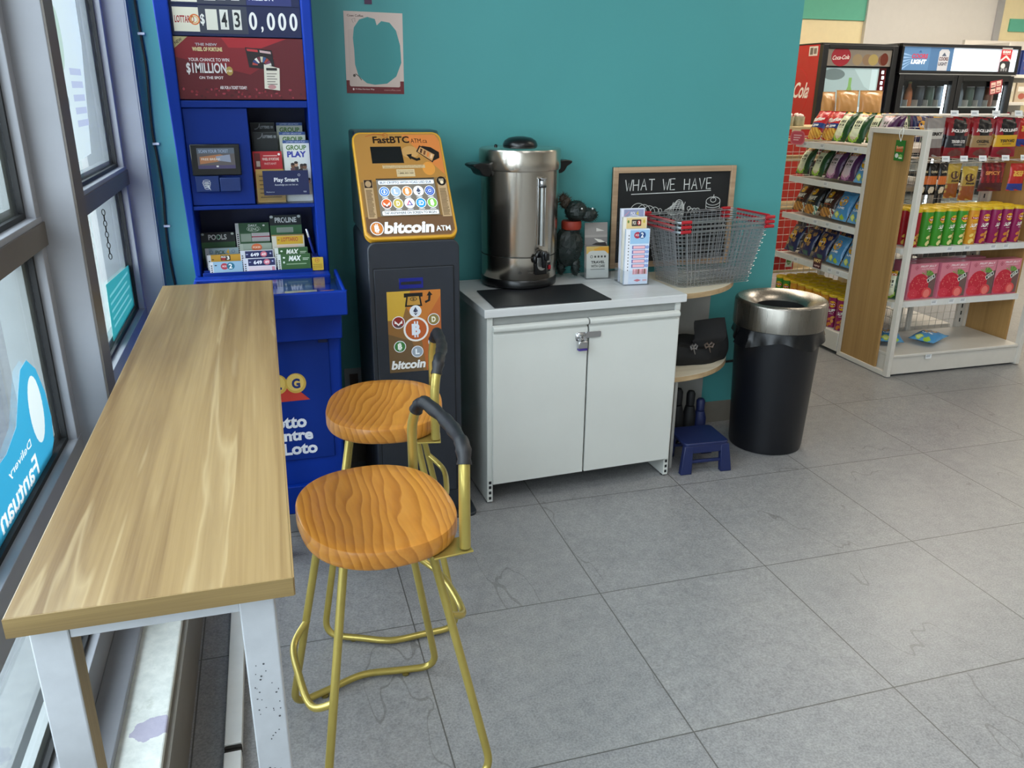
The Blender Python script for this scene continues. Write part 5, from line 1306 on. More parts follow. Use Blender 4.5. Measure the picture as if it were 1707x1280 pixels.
def a_navy(a): logo(a, -.004, .122, .034)
BW, BH, BD = .150, .205, .062
gz, ga = cucumber('#1d4a20', '#dfe3c4', '#8fb83a', '#d9c9b0'); pz, pa = cucumber('#4a1f4f', '#cdb9c4', '#a86f9c', '#d7b6c9')
BAGS = {
 'green': (bag_mesh('crisp_bag_green', BW, BH, BD, '#1d4522', gz, ga), 'dark green crisp bag with a pale front stripe'),
 'purple': (bag_mesh('crisp_bag_purple', BW, BH, BD, '#481d4c', pz, pa), 'purple crisp bag with a pale front stripe'),
 'red': (bag_mesh('crisp_bag_red', BW, BH, BD, '#8f1a22', z_red, a_red), 'red and blue crisp bag with yellow crisps'),
 'black': (bag_mesh('crisp_bag_black', BW, BH, BD, '#14161c', z_chips('#14161c', '#3c7a6a'), a_wave('#c9a23c')), 'black crisp bag with white lettering'),
 'brown': (bag_mesh('crisp_bag_brown', BW, BH, BD, '#3c1a14', z_chips('#3c1a14', '#8c2a1c'), a_wave('#c9542f')), 'dark brown crisp bag with white lettering'),
 'blue': (bag_mesh('crisp_bag_blue', BW, BH, BD, '#4a8fc4', z_lime, a_lime), 'light blue crisp bag with lime slices'),
 'navy': (bag_mesh('crisp_bag_navy', BW, BH, BD, '#1a1f52', z_navy, a_navy), 'navy crisp bag with brown crisp pictures'),
}
def bag(kind, loc, rot, label, group, scale=1.0, name='crisp_bag', cat='crisp bag'):
    o = D.objects.new(name, BAGS[kind][0]); COL.objects.link(o); o.location = loc; o.rotation_euler = rot; o.scale = (scale,)*3
    o['label'] = label; o['category'] = cat
    if group: o['group'] = group
    return o

# ================================================================== SNACK GONDOLA (runs away from the camera, faces left)
WSH = plain('white_shelf_steel', '#d2cdc4', .35, var=.03); OAK = wood_mat('light_oak_panel', C3('#8c6a3c'), C3('#a17c49'), C3('#b08c58'), axis=2, scale=5, rough=.45, stretch=13)
GRIDM = plain('white_grid_wire', '#c9c7c0', .35, .2)
TAGM = attr_mat('price_tag_print', .3)
def tagpart(parent, loc, rotz=0.0, w=.040, h=.026, tilt=0.0):
    a = Art(); a.slab(-w/2, -h/2, w/2, h/2, .001, '#e3e5e6'); a.rect(-w*.40, -h*.12, w*.25, h*.22, '#b4b8bd'); a.rect(-w*.40, h*.28, w*.35, h*.40, '#a4a9b0')
    return a.build('price_tag', TAGM, parent, loc=loc, rot=(tilt, 0, rotz), smooth=False)
GX0, GX1, GY0, GY1 = 3.25, 3.70, 4.022, 4.79
g = thing('snack_gondola', 'white steel snack gondola with tilted crisp shelves left of the oak end panel', 'shelf', (3.48, 4.4, 0))
put(g, MB().box(GX0, GY0, .02, GX1, GY1+.08, .135), 'base_deck', WSH, bevel=.003)
SHZ = (.500, .765, 1.000, 1.218)
for z in SHZ:
    s_ = put(g, MB().box(GX0+.02, GY0, z-.030, GX1-.02, GY1-.03*SHZ.index(z), z-.004), 'shelf_board', WSH, bevel=.002)
    put(g, MB().box(GX0+.012, GY0, z-.034, GX0+.022, GY1-.03*SHZ.index(z), z+.002), 'label_strip', plain('label_strip','#d9dad7',.3), s_, smooth=False)
for y in (GY0+.02, GY1+.05): put(g, MB().box(GX1-.03, y-.02, .13, GX1, y+.02, 1.30), 'upright', WSH, bevel=.002)
def wiregrid(p0, du, nu, dv, nv, r=.0016):
    b = MB(); p0, du, dv = Vector(p0), Vector(du), Vector(dv)
    for i in range(nu+1): q = p0+du*i; b.tube([q, q+dv*nv], r, 5, caps=False)
    for j in range(nv+1): q = p0+dv*j+Vector((.001,.001,0)); b.tube([q, q+du*nu], r, 5, caps=False)
    return b
for z in (.50, .765, 1.0, 1.218):
    put(g, MB().box(GX1+.005, GY0+.02, z-.030, 4.08, GY1, z-.004), 'shelf_board', WSH, bevel=.002)
put(g, MB().box(GX1, GY0+.02, .02, 4.10, GY1, .135), 'base_deck', WSH, bevel=.003)
put(g, wiregrid((GX1-.035, GY0, .14), (0,.05,0), 17, (0,0,.05), 23), 'wire_back', GRIDM, weld=False)
put(g, wiregrid((3.185, 4.90, .135), (.05,0,0), 10, (0,0,.05), 22), 'wire_end', GRIDM, weld=False)
for zi, ys in ((3,(4.60,4.43,4.12)),(2,(4.35,)),(1,(4.52,4.40,4.28,4.16)),(0,(4.55,4.20,4.12))):
    for y in ys: tagpart(g, (GX0+.0105-3.48, y-4.4, SHZ[zi]-.016), -PI/2)
LEAN = math.radians(-24)
def shelf_bags(z, items, group):
    for kd, y, lb, dx in items:
        bag(kd, (GX0+.060+dx, y, z+.016), (LEAN, random.uniform(-.03,.03), -PI/2+random.uniform(-.05,.05)), lb, group, .90 if z > 1.1 else .87)
R_ = -.17
shelf_bags(SHZ[3], (('red',4.60,'red and blue crisp bag, furthest on the top snack shelf',0),('red',4.475,'red and blue crisp bag beside the green ones on the top snack shelf',.03),('green',4.355,'green crisp bag next to the red one on the top snack shelf',0),('green',4.215,'green crisp bag nearest the oak panel on the top snack shelf',0),('purple',4.088,'purple crisp bag on the top snack shelf against the oak panel',.075)), 'crisp bags on the top snack shelf')
shelf_bags(SHZ[2], (('green',4.68,'green crisp bag at the far end of the second snack shelf',0),('green',4.525,'green crisp bag next to the purple ones on the second snack shelf',0),('purple',4.375,'purple crisp bag next to the green ones on the second snack shelf',0),('purple',4.235,'purple crisp bag beside the blue one on the second snack shelf',0),('blue',4.10,'blue crisp bag on the second snack shelf',0)), 'crisp bags on the second snack shelf')
shelf_bags(SHZ[1], (('brown',4.69,'dark brown crisp bag at the far end of the third snack shelf',.02),('black',4.545,'black crisp bag on the third snack shelf',0),('brown',4.395,'dark brown crisp bag beside the blue ones on the third snack shelf',.01),('blue',4.25,'blue crisp bag beside the brown one on the third snack shelf',0),('blue',4.105,'blue crisp bag against the oak panel on the third snack shelf',0)), 'crisp bags on the third snack shelf')
shelf_bags(SHZ[0], (('navy',4.70,'navy crisp bag at the far end of the lowest crisp shelf',0),('navy',4.545,'middle navy crisp bag on the lowest crisp shelf',0),('navy',4.395,'navy crisp bag beside the blue ones on the lowest crisp shelf',0),('blue',4.25,'blue crisp bag beside the navy one on the lowest crisp shelf',0),('blue',4.105,'blue crisp bag against the oak panel on the lowest crisp shelf',0)), 'crisp bags on the lowest crisp shelf')
# second row standing behind
for zi, kds in ((3,('red','red','green','green','purple')),(2,('green','green','purple','purple','blue')),(1,('black','black','brown','blue','blue')),(0,('navy','navy','navy','blue','blue'))):
    for i, kd in enumerate(kds):
        bag(kd, (GX0+.215, 4.67-.142*i, SHZ[zi]+.010), (math.radians(-14), 0, -PI/2+random.uniform(-.03,.03)), {'red':'red and blue','green':'green','purple':'purple','black':'black','brown':'dark brown','blue':'blue','navy':'navy'}[kd]+' crisp bag in the second row of '+('the lowest crisp shelf','the third snack shelf','the second snack shelf','the top snack shelf')[zi], 'rear crisp bags on '+('the lowest crisp shelf','the third snack shelf','the second snack shelf','the top snack shelf')[zi], .86)
for i, (kd, y, x) in enumerate((('purple',4.10,3.80),('red',4.12,3.93),('navy',4.26,3.82),('brown',4.28,3.95),('green',4.42,3.82),('purple',4.44,3.95),('red',4.58,3.82),('black',4.60,3.95))):
    bag(kd, (x, y, SHZ[3]+.010), (math.radians(-8), 0, random.uniform(-.04,.04)), {'red':'red and blue','green':'green','purple':'purple','black':'black','brown':'dark brown','navy':'navy'}[kd]+(' crisp bag on the far gondola top, right behind the oak panel' if y < 4.2 else ' crisp bag further back on the far gondola top'), 'crisp bags on the far side of the gondola', .80)
# pink shelf talker and HOT card
a = Art(); a.poly(rr(-.055,-.042,.055,.042,.03), '#d9707c'); a.up(); a.poly(rr(-.048,-.035,.048,.035,.026), '#c94f5f'); a.up()
for i in range(3): a.rect(-.03,.012-.014*i,.03-.01*i,.018-.014*i,'#f1c3c6')
a.slab(-.02,-.03,.02,.03,.001,'#d9707c'); o = a.build('shelf_talker', PRINT, loc=(GX0-.010, 4.66, SHZ[3]+.022), rot=(0,0,-PI/2+.3), smooth=False); tag(o, 'pink rounded shelf sign at the far end of the top snack shelf', 'shelf sign')
a = Art(); a.slab(-.040,-.030,.040,.034,.001,'#4a1220'); a.text('HOT',-.034,.006,.066,.022,'#f0d08a',.06); a.text('spicy',-.028,-.022,.056,.014,'#e9c9c4',.05)
tag(a.build('shelf_card', PRINT, loc=(GX0+.009, 4.325, SHZ[0]+.004), rot=(0,0,-PI/2), smooth=False), 'dark shelf card reading HOT below the navy crisp bags', 'shelf sign')

# ================================================================== CRISP CANISTERS
CR, CHt = .0345, .205
def can_mesh(name, base, chips, word='无限', red=True):
    sf = lambda x, z: -math.sqrt(max(1e-6, (CR+.0002)**2-x*x))
    a = Art(sf); a.color(base); a.lathe([(CR-.002,0),(CR,.003),(CR,CHt-.012)], n=28)
    a.color('#b9b4ac'); a.lathe([(CR+.0006,0),(CR+.0006,.004)], n=28, caps=False)
    a.lay = 6
    if red:
        r = .0205; cz = .150; a.ell(0, cz, r, r, '#e3a823', 16); a.up(); a.rect(-r*1.05, cz-.006, r*1.05, cz+.006, '#b51f24'); a.up(); a.text("Lay's", -.016, cz-.0045, .032, .009, '#f4ece4', .05)
    if word: a.text(word, -.021, .098, .042, .022, '#f1efe8', .05, shear=.2); a.rect(-.012,.089,.012,.091,'#e8e6dd')
    for i, (x, z) in enumerate(((-.008,.055),(.010,.045),(-.002,.028),(.012,.068),(-.012,.020))): a.up(); a.ell(x, z, .0125, .0085, chips[i%2], 10, rot=.6+i)
    me = a.mesh(name); bm = bmesh.new(); bm.from_mesh(me); bmesh.ops.recalc_face_normals(bm, faces=bm.faces); bm.to_mesh(me); bm.free()
    for p in me.polygons: p.use_smooth = True
    me.set_sharp_from_angle(angle=math.radians(40)); me.materials.append(GLOSS); return me
LIDY = plain('yellow_lid_plastic', '#d9b61f', .35, var=.04); LIDW = plain('pale_lid_plastic', '#c9b98a', .35)
lidm = MB().lathe([(CR+.001,CHt-.014),(CR+.0025,CHt-.013),(CR+.0025,CHt-.001),(CR,CHt+.001),(CR-.004,CHt),(CR-.006,CHt-.002)], n=28)
_l = lidm.build('lid', LIDY); LIDMESH = _l.data; D.objects.remove(_l)
CANS = {'green': can_mesh('crisp_canister_green', '#3f8f2a', ('#d9cf8c','#c2b05a')), 'orange': can_mesh('crisp_canister_orange', '#d9922a', ('#e8c96a','#d9a83c')), 'magenta': can_mesh('crisp_canister_magenta', '#8f1f55', ('#c9772f','#d9964a')), 'red': can_mesh('crisp_canister_red', '#a3232b', ('#d9b04f','#b98432'), None, False)}
def canister(kind, loc, rz, label, group):
    t = thing('crisp_canister', label, 'crisp canister', loc, rz, group)
    o = D.objects.new('tube_body', CANS[kind]); COL.objects.link(o); o.parent = t
    l = D.objects.new('lid', LIDMESH); COL.objects.link(l); l.parent = t
    return t
GRP = 'crisp canisters on the bottom deck of the snack gondola'
cols = ('green','green','orange','orange','orange','orange','orange','magenta','magenta')
POS = ('furthest','second furthest','third furthest','fourth furthest','fifth furthest','sixth furthest','third from the oak panel','second from the oak panel','nearest the oak panel')
for r in range(4):
    for i, kd in enumerate(cols):
        y = 4.735-.0815*i
        if r == 0: lb = f'{kd} crisp canister in the front row of the bottom deck, {POS[i]}'
        else: lb = f'yellow lidded {kd} canister in the {("second","third","fourth")[r-1]} row of the bottom deck'
        canister(kd, (GX0+.052+.079*r, y, .1352), -PI/2+.6+random.uniform(-.2,.2), lb, GRP)

# ================================================================== END DISPLAY (faces the camera)
e = thing('end_display', 'white end display with oak side panels, steel shelves and hanging rails', 'shelf', (3.72, 3.80, 0))
X0, X1, Y0, Y1, ZT = 3.250, 4.190, 3.575, 4.016, 1.332
for nm, xa, xb in (('left', X0, X0+.028), ('right', X1-.028, X1)):
    b = MB(); b.box(xa, Y0, 0.004, xb, Y0+.032, ZT); b.box(xa, Y1-.024, 0.004, xb, Y1, ZT); b.box(xa, Y0+.032, ZT-.028, xb, Y1-.024, ZT); b.box(xa, Y0+.032, .004, xb, Y1-.024, .030)
    f = put(e, b, 'side_frame', WSH, bevel=.002)
    put(e, MB().box(xa+.008, 3.690, .030, xb-.006, Y1-.024, ZT-.028), 'oak_panel', OAK, f, smooth=False)
put(e, MB().box(X0+.028, Y0+.012, .012, X1-.028, Y1-.03, .112), 'kick_plate', WSH, bevel=.002)
put(e, MB().box(X0+.028, Y0+.004, .112, X1-.028, Y1-.03, .128), 'deck', WSH, bevel=.003)
put(e, wiregrid((X0+.03, Y1-.026, .13), (.05,0,0), 17, (0,0,.05), 24, .0015), 'wire_back', GRIDM, weld=False)
up = put(e, MB().box(4.085, 3.985, .12, 4.135, 4.01, 1.32), 'upright', WSH, bevel=.002)
put(e, MB().box(3.72, 3.995, .12, 3.75, 4.012, 1.32), 'upright', WSH, bevel=.002)
for k_ in range(26): put(e, MB().box(4.104, 3.9835, .16+.045*k_, 4.112, 3.9852, .185+.045*k_), 'slot', SLOT, up, smooth=False)
SA, SB = .712, .412
for z in (SA, SB):
    s_ = put(e, MB().box(X0+.03, 3.662, z-.026, X1-.03, Y1-.035, z), 'shelf_board', WSH, bevel=.002)
    put(e, MB().box(X0+.03, 3.652, z-.030, X1-.03, 3.662, z+.004), 'label_strip', MATS['label_strip'], s_, smooth=False)
for x, z in ((3.60,SA),(3.72,SA),(3.90,SA),(3.99,SA),(3.56,SB),(3.68,SB),(3.76,SB)): tagpart(e, (x-3.72, 3.651-3.80, z-.013))
tagpart(e, (3.52-3.72, Y0+.002-3.80, .105))
# hanging rails with pegs
RAILX = ((3.47,3.60,3.74,3.89,4.02), (3.50,3.62,3.745,3.90,4.03))
for row, z in ((0,1.398),(1,1.165)):
    rl = put(e, MB().tube([(X0+.03, Y1-.04, z), (X1-.03, Y1-.04, z)], .005, 8), 'hanging_rail', GRIDM)
    if row == 0:
        for x in (X0+.05, X1-.05): put(e, MB().tube([(x, Y1-.03, 1.30), (x, Y1-.04, z)], .006, 8), 'rail_post', WSH, rl)
    for x in RAILX[row]:
        y_tip = 3.665 if row == 0 else 3.70
        pg = put(e, MB().tube([(x, Y1-.04, z), (x, y_tip, z-.004), (x, y_tip-.006, z+.012)], .0024, 6), 'peg', GRIDM, rl)
        a = Art(); a.slab(-.021,-.015,.021,.015,.001,'#e3e5e6'); a.rect(-.015,-.004,.010,.005,'#b4b8bd')
        a.build('price_tag', TAGM, pg, loc=(x, y_tip-.008, z+.016), rot=(-.35,0,-.25), smooth=False)
    put(e, MB().tube([(X0+.03, 3.690 if row == 0 else 3.73, z+.004), (X1-.03, 3.690 if row == 0 else 3.73, z+.004)], .0022, 6), 'front_wire', GRIDM, rl)

# canisters on the upper shelf
GRP2 = 'crisp canisters on the end display shelf'
kinds = ('red','green','green','green','green','orange','magenta','magenta','magenta','magenta')
for r in range(3):
    for i, kd in enumerate(kinds):
        x = 3.372+.0775*i
        if x > 4.12: continue
        if r == 0:
            lb = {0:'red crisp canister behind the white front post of the end display',1:'first green crisp canister from the left on the end display shelf',2:'second green crisp canister from the left on the end display shelf',3:'third green crisp canister from the left on the end display shelf',4:'green crisp canister beside the orange one on the end display shelf',5:'orange crisp canister on the end display shelf',6:'magenta crisp canister beside the orange one',7:'second magenta canister right of the orange one',8:'third magenta canister right of the orange one',9:'magenta canister at the right end of the end display shelf'}[i]
        else: lb = f'{kd} canister standing in the {("second","third")[r-1]} row of the end display shelf'
        canister(kd, (x, 3.702+.078*r, SA+.0004), random.uniform(-.15,.35), lb, GRP2)
# fruit jelly boxes
def jelly_mesh():
    w_, h_, d_ = .190, .205, .060
    a = Art(); a.color('#d0788c'); a.box(-w_/2, 0, 0, w_/2, d_, h_); a.rect(-w_/2+.003,.003,w_/2-.003,h_-.003,'#d37f8f'); a.rect(-w_/2+.003,.003,w_/2-.003,.10,'#bf566a'); a.poly([(.03,.135),(w_/2-.003,.145),(w_/2-.003,.003),(.02,.003)],'#6f5652')
    a.up(); a.ell(-.020,.075,.066,.072,'#c3263a',24); a.up(); a.ell(-.056,.034,.034,.028,'#d0384a',16)
    for i in range(40): a.up() if i % 10 == 0 else None; a.ell(-.020+random.uniform(-.052,.052), .075+random.uniform(-.052,.052), .0022, .0030, '#e07a74', 6)
    a.up()
    for k in range(9): t_ = .3+k*.26; a.poly([(.022,.135),(.022+.05*math.cos(t_)-.004,.135+.035*math.sin(t_)),(.022+.05*math.cos(t_)+.006,.135+.035*math.sin(t_)-.012)], '#5a8a3c' if k % 2 else '#76a34e')
    a.up(); a.ell(.040,.036,.034,.030,'#d94a4c',18); a.up(); a.ell(.040,.032,.022,.024,'#e87a72',14); a.up(); a.rect(-w_/2+.003,.003,w_/2-.003,.008,'#c05a70')
    a.poly([(.026,.112),(.074,.142),(.084,.122),(.036,.092)],'#e9e9e4'); a.up(); a.poly([(.031,.111),(.073,.137),(.079,.123),(.037,.097)],'#23342a'); a.up(); a.text('SAVE',.040,.111,.032,.011,'#dfe6dc',.04,rot=.55)
    a.text('FRUIT JELLY', -.030,.180,.110,.014,'#f3d9de',.04,shear=.1); a.text('WITH STRAWBERRY', -.022,.170,.094,.006,'#f0cdd4',.02); a.line([(-.055,.170),(-.042,.182),(-.055,.194),(-.068,.182),(-.055,.170)],.0025,'#a33a52'); a.ell(-.055,.182,.004,.004,'#a33a52',8)
    me = a.mesh('jelly_box'); bm = bmesh.new(); bm.from_mesh(me); bmesh.ops.recalc_face_normals(bm, faces=bm.faces); bm.to_mesh(me); bm.free(); me.materials.append(GLOSS); return me
JM = jelly_mesh()
for i, (x, y, rz, lb) in enumerate(((3.490,3.690,.03,'pink strawberry jelly box at the left end of the lower display shelf'),(3.690,3.678,-.02,'second pink strawberry jelly box from the left'),(3.885,3.676,.0,'third pink strawberry jelly box from the left'),(4.066,3.676,.0,'pink strawberry jelly box at the right end of the lower display shelf'))):
    o = D.objects.new('jelly_box', JM); COL.objects.link(o); o.location = (x, y, SB+.0004); o.rotation_euler = (0,0,rz); tag(o, lb, 'box', 'jelly boxes on the lower display shelf'); o.scale = (.94 if i == 3 else 1,1,1)
for i, x in enumerate((3.50, 3.70, 3.895)):
    o = D.objects.new('jelly_box', JM); COL.objects.link(o); o.location = (x, 3.772, SB+.0004); tag(o, 'pink jelly box standing behind the front row', 'box', 'rear jelly boxes on the lower display shelf')
# small hanging packs
def pack(nm, w_, h_, d_, base, zones, art): return bag_mesh(nm, w_, h_, d_, base, zones, art)
def z_j(band):
    def z(u, v):
        if v > .58 and ((u-.5)/.30)**2+((v-.80)/.30)**2 < 1: return '#171416'
        if .26 < v < .58: return band
        if v < .22 and ((u-.5)/.3)**2+((v-.13)/.09)**2 < 1: return '#6b3a34'
        return None
    return z
def a_j(word, wc):
    def f(a): a.text('JACK LINKS', -.056, .134, .112, .020, '#e0d8d4', .06, arc=-.006); a.text(word, -.044, .078, .088, .016, wc, .05); a.rect(-.03,.068,.03,.071,wc)
    return f
BAGS['jerky_black'] = (pack('jerky_black', .150, .205, .034, '#86181f', z_j('#26262b'), a_j('TENDER CUTS', '#d9d4cf')), '')
BAGS['jerky_tan'] = (pack('jerky_tan', .150, .205, .034, '#8c1a24', z_j('#9c7e56'), a_j('ORIGINAL', '#2f2418')), '')
BAGS['jerky_yellow'] = (pack('jerky_yellow', .150, .205, .034, '#8c1a2c', z_j('#d0a022'), a_j('TERIYAKI', '#3f2f12')), '')
BAGS['jerky_grey'] = (pack('jerky_grey', .110, .200, .026, '#8e8682', lambda u, v: '#5f2a2c' if v < .25 else ('#c9c4bd' if .45 < v < .75 else None), lambda a: a.text('JERKY', -.040, .105, .080, .022, '#2a2422', .06)), '')
def z_b(u, v): return '#c9682a' if .32 < v < .60 else ('#d9c9b0' if ((u-.5)/.3)**2+((v-.16)/.12)**2 < 1 else None)
BAGS['choc'] = (pack('choc', .062, .17, .022, '#17120f', z_b, lambda a: a.text('CORN', -.020, .118, .04, .012, '#c9b48c', .05)), '')
def z_n(u, v): return '#8c4a24' if v < .42 and int(u*9)+int(v*13) % 2 else ('#b99a3c' if v > .70 else '#a8873a')
BAGS['nut'] = (pack('nut', .105, .185, .03, '#a8873a', z_n, lambda a: (a.ell(-.004,.125,.030,.022,'#4a2a1c'), a.up(), a.text('Almonds', -.028, .088, .058, .014, '#33221a', .05))), '')
def z_g(u, v): return '#4a1a1c' if v < .30 else ('#8c1f22' if int(u*9+2*v) % 2 else '#5f1418')
BAGS['chili'] = (pack('chili', .150, .155, .03, '#6b1519', z_g, lambda a: a.text('SPICY', -.05, .09, .09, .02, '#d98a4a', .05)), '')
BAGS['redblue'] = (pack('redblue', .10, .15, .03, '#b8261f', lambda u, v: '#2a3c8f' if v < .26 else None, lambda a: a.text('BEEF', -.03, .08, .06, .03, '#e3b04a', .06)), '')
J = 'jerky packs on the upper hanging rail'
for kd, x, y, z, lb in (('jerky_grey',3.428,3.72,1.190,'grey jerky pack at the left of the upper rail, partly behind the white post'),('jerky_black',3.572,3.722,1.182,'red and black jerky pack on the upper rail'),('jerky_tan',3.738,3.722,1.182,'red jerky pack with a tan band on the upper rail'),('jerky_yellow',3.905,3.722,1.184,'red jerky pack with a yellow band on the upper rail')):
    bag(kd, (x, y, z), (.0, random.uniform(-.03,.03), random.uniform(-.12,.05)), lb, J, name='jerky_pack', cat='snack pack')
for kd, x, lb in (('jerky_black',3.602,'second red and black jerky pack hanging behind the front one'),('jerky_tan',3.762,'second tan banded jerky pack hanging behind the front one'),('jerky_yellow',3.935,'second yellow banded jerky pack hanging behind the front one'),('jerky_grey',3.452,'second grey jerky pack hanging behind the front one'),('redblue',4.075,'red and blue snack pack at the right end of the upper rail')):
    bag(kd, (x, 3.775, 1.186 if kd != 'redblue' else 1.235), (0,0,random.uniform(-.1,.1)), lb, J, name='jerky_pack', cat='snack pack')
J2 = 'small packs on the lower hanging rail'
for kd, x, y, z, lb in (('choc',3.435,3.76,.985,'slim black and orange pack beside the white post on the lower rail'),('choc',3.488,3.75,.985,'middle slim black and orange pack on the lower rail'),('choc',3.545,3.74,.985,'slim black and orange pack beside the nut packs'),('nut',3.625,3.75,.965,'olive nut pack beside the black and orange packs'),('nut',3.725,3.742,.95,'rightmost olive nut pack on the lower rail'),('chili',3.90,3.76,.995,'dark red snack pack on the lower rail'),('redblue',4.065,3.75,.995,'red and blue snack pack at the right of the lower rail')):
    bag(kd, (x, y, z), (0,0,random.uniform(-.15,.15)), lb, J2, name='snack_pack', cat='snack pack')
# packs on the shelf and the deck
bag('green', (3.325, 3.745, SB+.002), (-.10, 0, -.9), 'small green packet at the left end of the lower display shelf', None, .78, 'snack_pack', 'snack pack')
bag('blue', (3.375, 3.725, .160), (-PI/2+.06, .0, -.5), 'light blue crisp bag lying on the deck beside the white post', 'crisp bags lying on the display deck')
bag('blue', (3.560, 3.700, .160), (-PI/2+.04, .0, -1.15), 'light blue crisp bag lying on the deck away from the white post', 'crisp bags lying on the display deck')
# green hang tag on the frame
t = thing('hang_tag', 'small green packet tied to the top of the oak end panel', 'packet', (X0-.004, 3.755, 1.170))
a = Art(); a.slab(-.034,0,.034,.105,.004,'#1f6b2a'); a.text('Soon', -.026,.062,.052,.016,'#d98a6a',.05,rot=.1); a.rect(-.026,.046,.026,.062,'#a8542f'); a.up().ell(-.014,.026,.013,.012,'#cfd3cb',12); a.ell(.014,.024,.014,.010,'#7fb05a',12); a.rect(.002,.012,.028,.018,'#dfe6d8')
a.build('card', GLOSS, t, rot=(0,0,-PI/2), smooth=False)
MB().tube(smooth_path([(.0,.0,.100),(-.006,.012,.140),(.004,.0,.168),(-.004,-.012,.142),(0,0,.100)],4), .0018, 5).build('string', plain('white_string','#e9ebe6',.7), t)

# ================================================================== STAND WITH POUCHES BEHIND
PALEW = plain('pale_timber_stand', '#c9b48a', .6, var=.08)
t = thing('display_stand', 'pale timber display stand behind the snack gondola', 'stand', (3.85, 5.2, 0))
for x in (-.45, .40): MB().box(x, -.16, 0, x+.03, .16, 1.272).build('side_panel', PALEW, t, bevel=.002)
MB().box(-.45,-.16,1.272,.43,.16,1.290).build('top_board', PALEW, t, bevel=.002)
MB().box(-.42,-.165,1.195,.40,-.150,1.215).build('front_rail', PALEW, t, bevel=.002)
for z in (.30,.75,1.08): MB().box(-.42,-.15,z-.018,.40,.16,z).build('shelf_board', PALEW, t, bevel=.002)
a = Art(); a.slab(0,0,.07,.06,.001,'#d9cba8'); a.text('12', .018,.012,.034,.036,'#3f372a',.05); a.build('price_card', PRINT, t, loc=(-.40,-.167,1.213), smooth=False)
for i, x in enumerate((3.475, 3.560)):
    q = thing('sweets_tub', ('pale tub of pink and white sweets nearest the teal wall','pale tub of pink and white sweets beside the crisp bags')[i], 'tub', (x, 5.13, 1.2904), 0, 'tubs of sweets')
    MB().lathe([(.034,0),(.037,.004),(.039,.055),(.040,.062)], n=24).build('pot', plain('speckled_pot','#a9a78f',.5,var=.2,scale=60), q)
    b = MB()
    for k_ in range(16): a_ = random.uniform(0,2*PI); r_ = random.uniform(0,.032); b.blob((r_*math.cos(a_), r_*math.sin(a_), .066+random.uniform(0,.010)), .011, 8, 6)
    s_ = b.build('sweets', plain('pale_pink_sweets','#e3cdc4',.7,var=.12,scale=80), q); s_['kind'] = 'stuff'
BAGS['kraft'] = (bag_mesh('kraft_pouch', .185, .235, .07, '#b98a52', lambda u, v: '#7c4a24' if .09 < v < .115 and .15 < u < .5 else ('#d9c3a4' if v < .07 and u > .5 else None), lambda a: [ (a.ring(-.058+.038*i, .060, .0085, .004, '#5f3a1c', 12), a.ell(-.058+.038*i,.060,.0035,.0035,'#8c6a2c',8)) for i in range(4)]), '')
bag('kraft', (3.925, 5.115, 1.2915), (-.06,0,.02), 'kraft paper pouch on the stand, left of the pair', 'kraft pouches', name='kraft_pouch', cat='pouch')
bag('kraft', (4.115, 5.110, 1.2915), (-.06,0,-.03), 'kraft paper pouch on the stand, right of the pair', 'kraft pouches', name='kraft_pouch', cat='pouch')
bag('kraft', (3.80, 5.15, 1.2915), (-.04,0,.45), 'kraft paper pouch turned sideways behind the crisp bags', 'kraft pouches', .95, name='kraft_pouch', cat='pouch')
a = Art(); a.slab(0,0,.17,.11,.12,'#b0201f'); a.poly([(.10,.02),(.16,.02),(.16,.10),(.11,.10)],'#c9d3c0'); a.up().ell(.13,.06,.02,.025,'#4a7a3c',12)
tag(a.build('carton', GLOSS, loc=(3.44,5.06,.3004), smooth=False), 'red carton with a green and white patch low behind the crisp canisters', 'box')

# ================================================================== DRINK COOLERS
REDC = plain('red_cooler_side', '#b3121c', .35, var=.04, scale=3); BLKC = plain('black_cooler_frame', '#0f1013', .35, var=.08)
COOLIN = plain('pale_cooler_liner', '#b4bfc3', .5, var=.04)
ledn = NT('cooler_led', .4); ledn.b.inputs['Emission Color'].default_value = (.85,.95,1,1); ledn.b.inputs['Emission Strength'].default_value = 5.0; LED = ledn.m
c1 = thing('drink_cooler', 'tall red sided drink cooler beside the teal wall corner', 'cooler', (4.90, 6.65, 0))
cx0, cx1, cy0, cy1, ch_ = 4.525, 5.275, 6.30, 7.02, 1.900
b = MB(); b.box(cx0, cy0+.05, 0.02, cx0+.035, cy1, ch_-.012); b.box(cx1-.035, cy0+.05, .02, cx1, cy1, ch_-.012); b.box(cx0+.035, cy1-.03, .02, cx1-.035, cy1, ch_-.012); b.box(cx0+.035, cy0+.05, .02, cx1-.035, cy1-.03, .18)
put(c1, b, 'cabinet', REDC, bevel=.004)
put(c1, MB().box(cx0, cy0+.02, ch_-.012, cx1, cy1, ch_), 'top_cap', BLKC, bevel=.003)
b = MB(); b.box(cx0, cy0, .02, cx0+.055, cy0+.05, ch_-.012); b.box(cx1-.055, cy0, .02, cx1, cy0+.05, ch_-.012); b.box(cx0+.055, cy0, ch_-.045, cx1-.055, cy0+.05, ch_-.012); b.box(cx0+.055, cy0, .02, cx1-.055, cy0+.05, .22)
put(c1, b, 'front_frame', BLKC, bevel=.004)
a = Art(); xa, xb, za, zb = cx0+.055, cx1-.055, 1.722, 1.855
a.slab(xa, za, xb, zb, .02, '#6b655e'); a.rect(xa, za, xb, zb, '#7b746c'); a.up().ell(xa+.135, (za+zb)/2+.008, .095, .078, '#8f2430', 28)
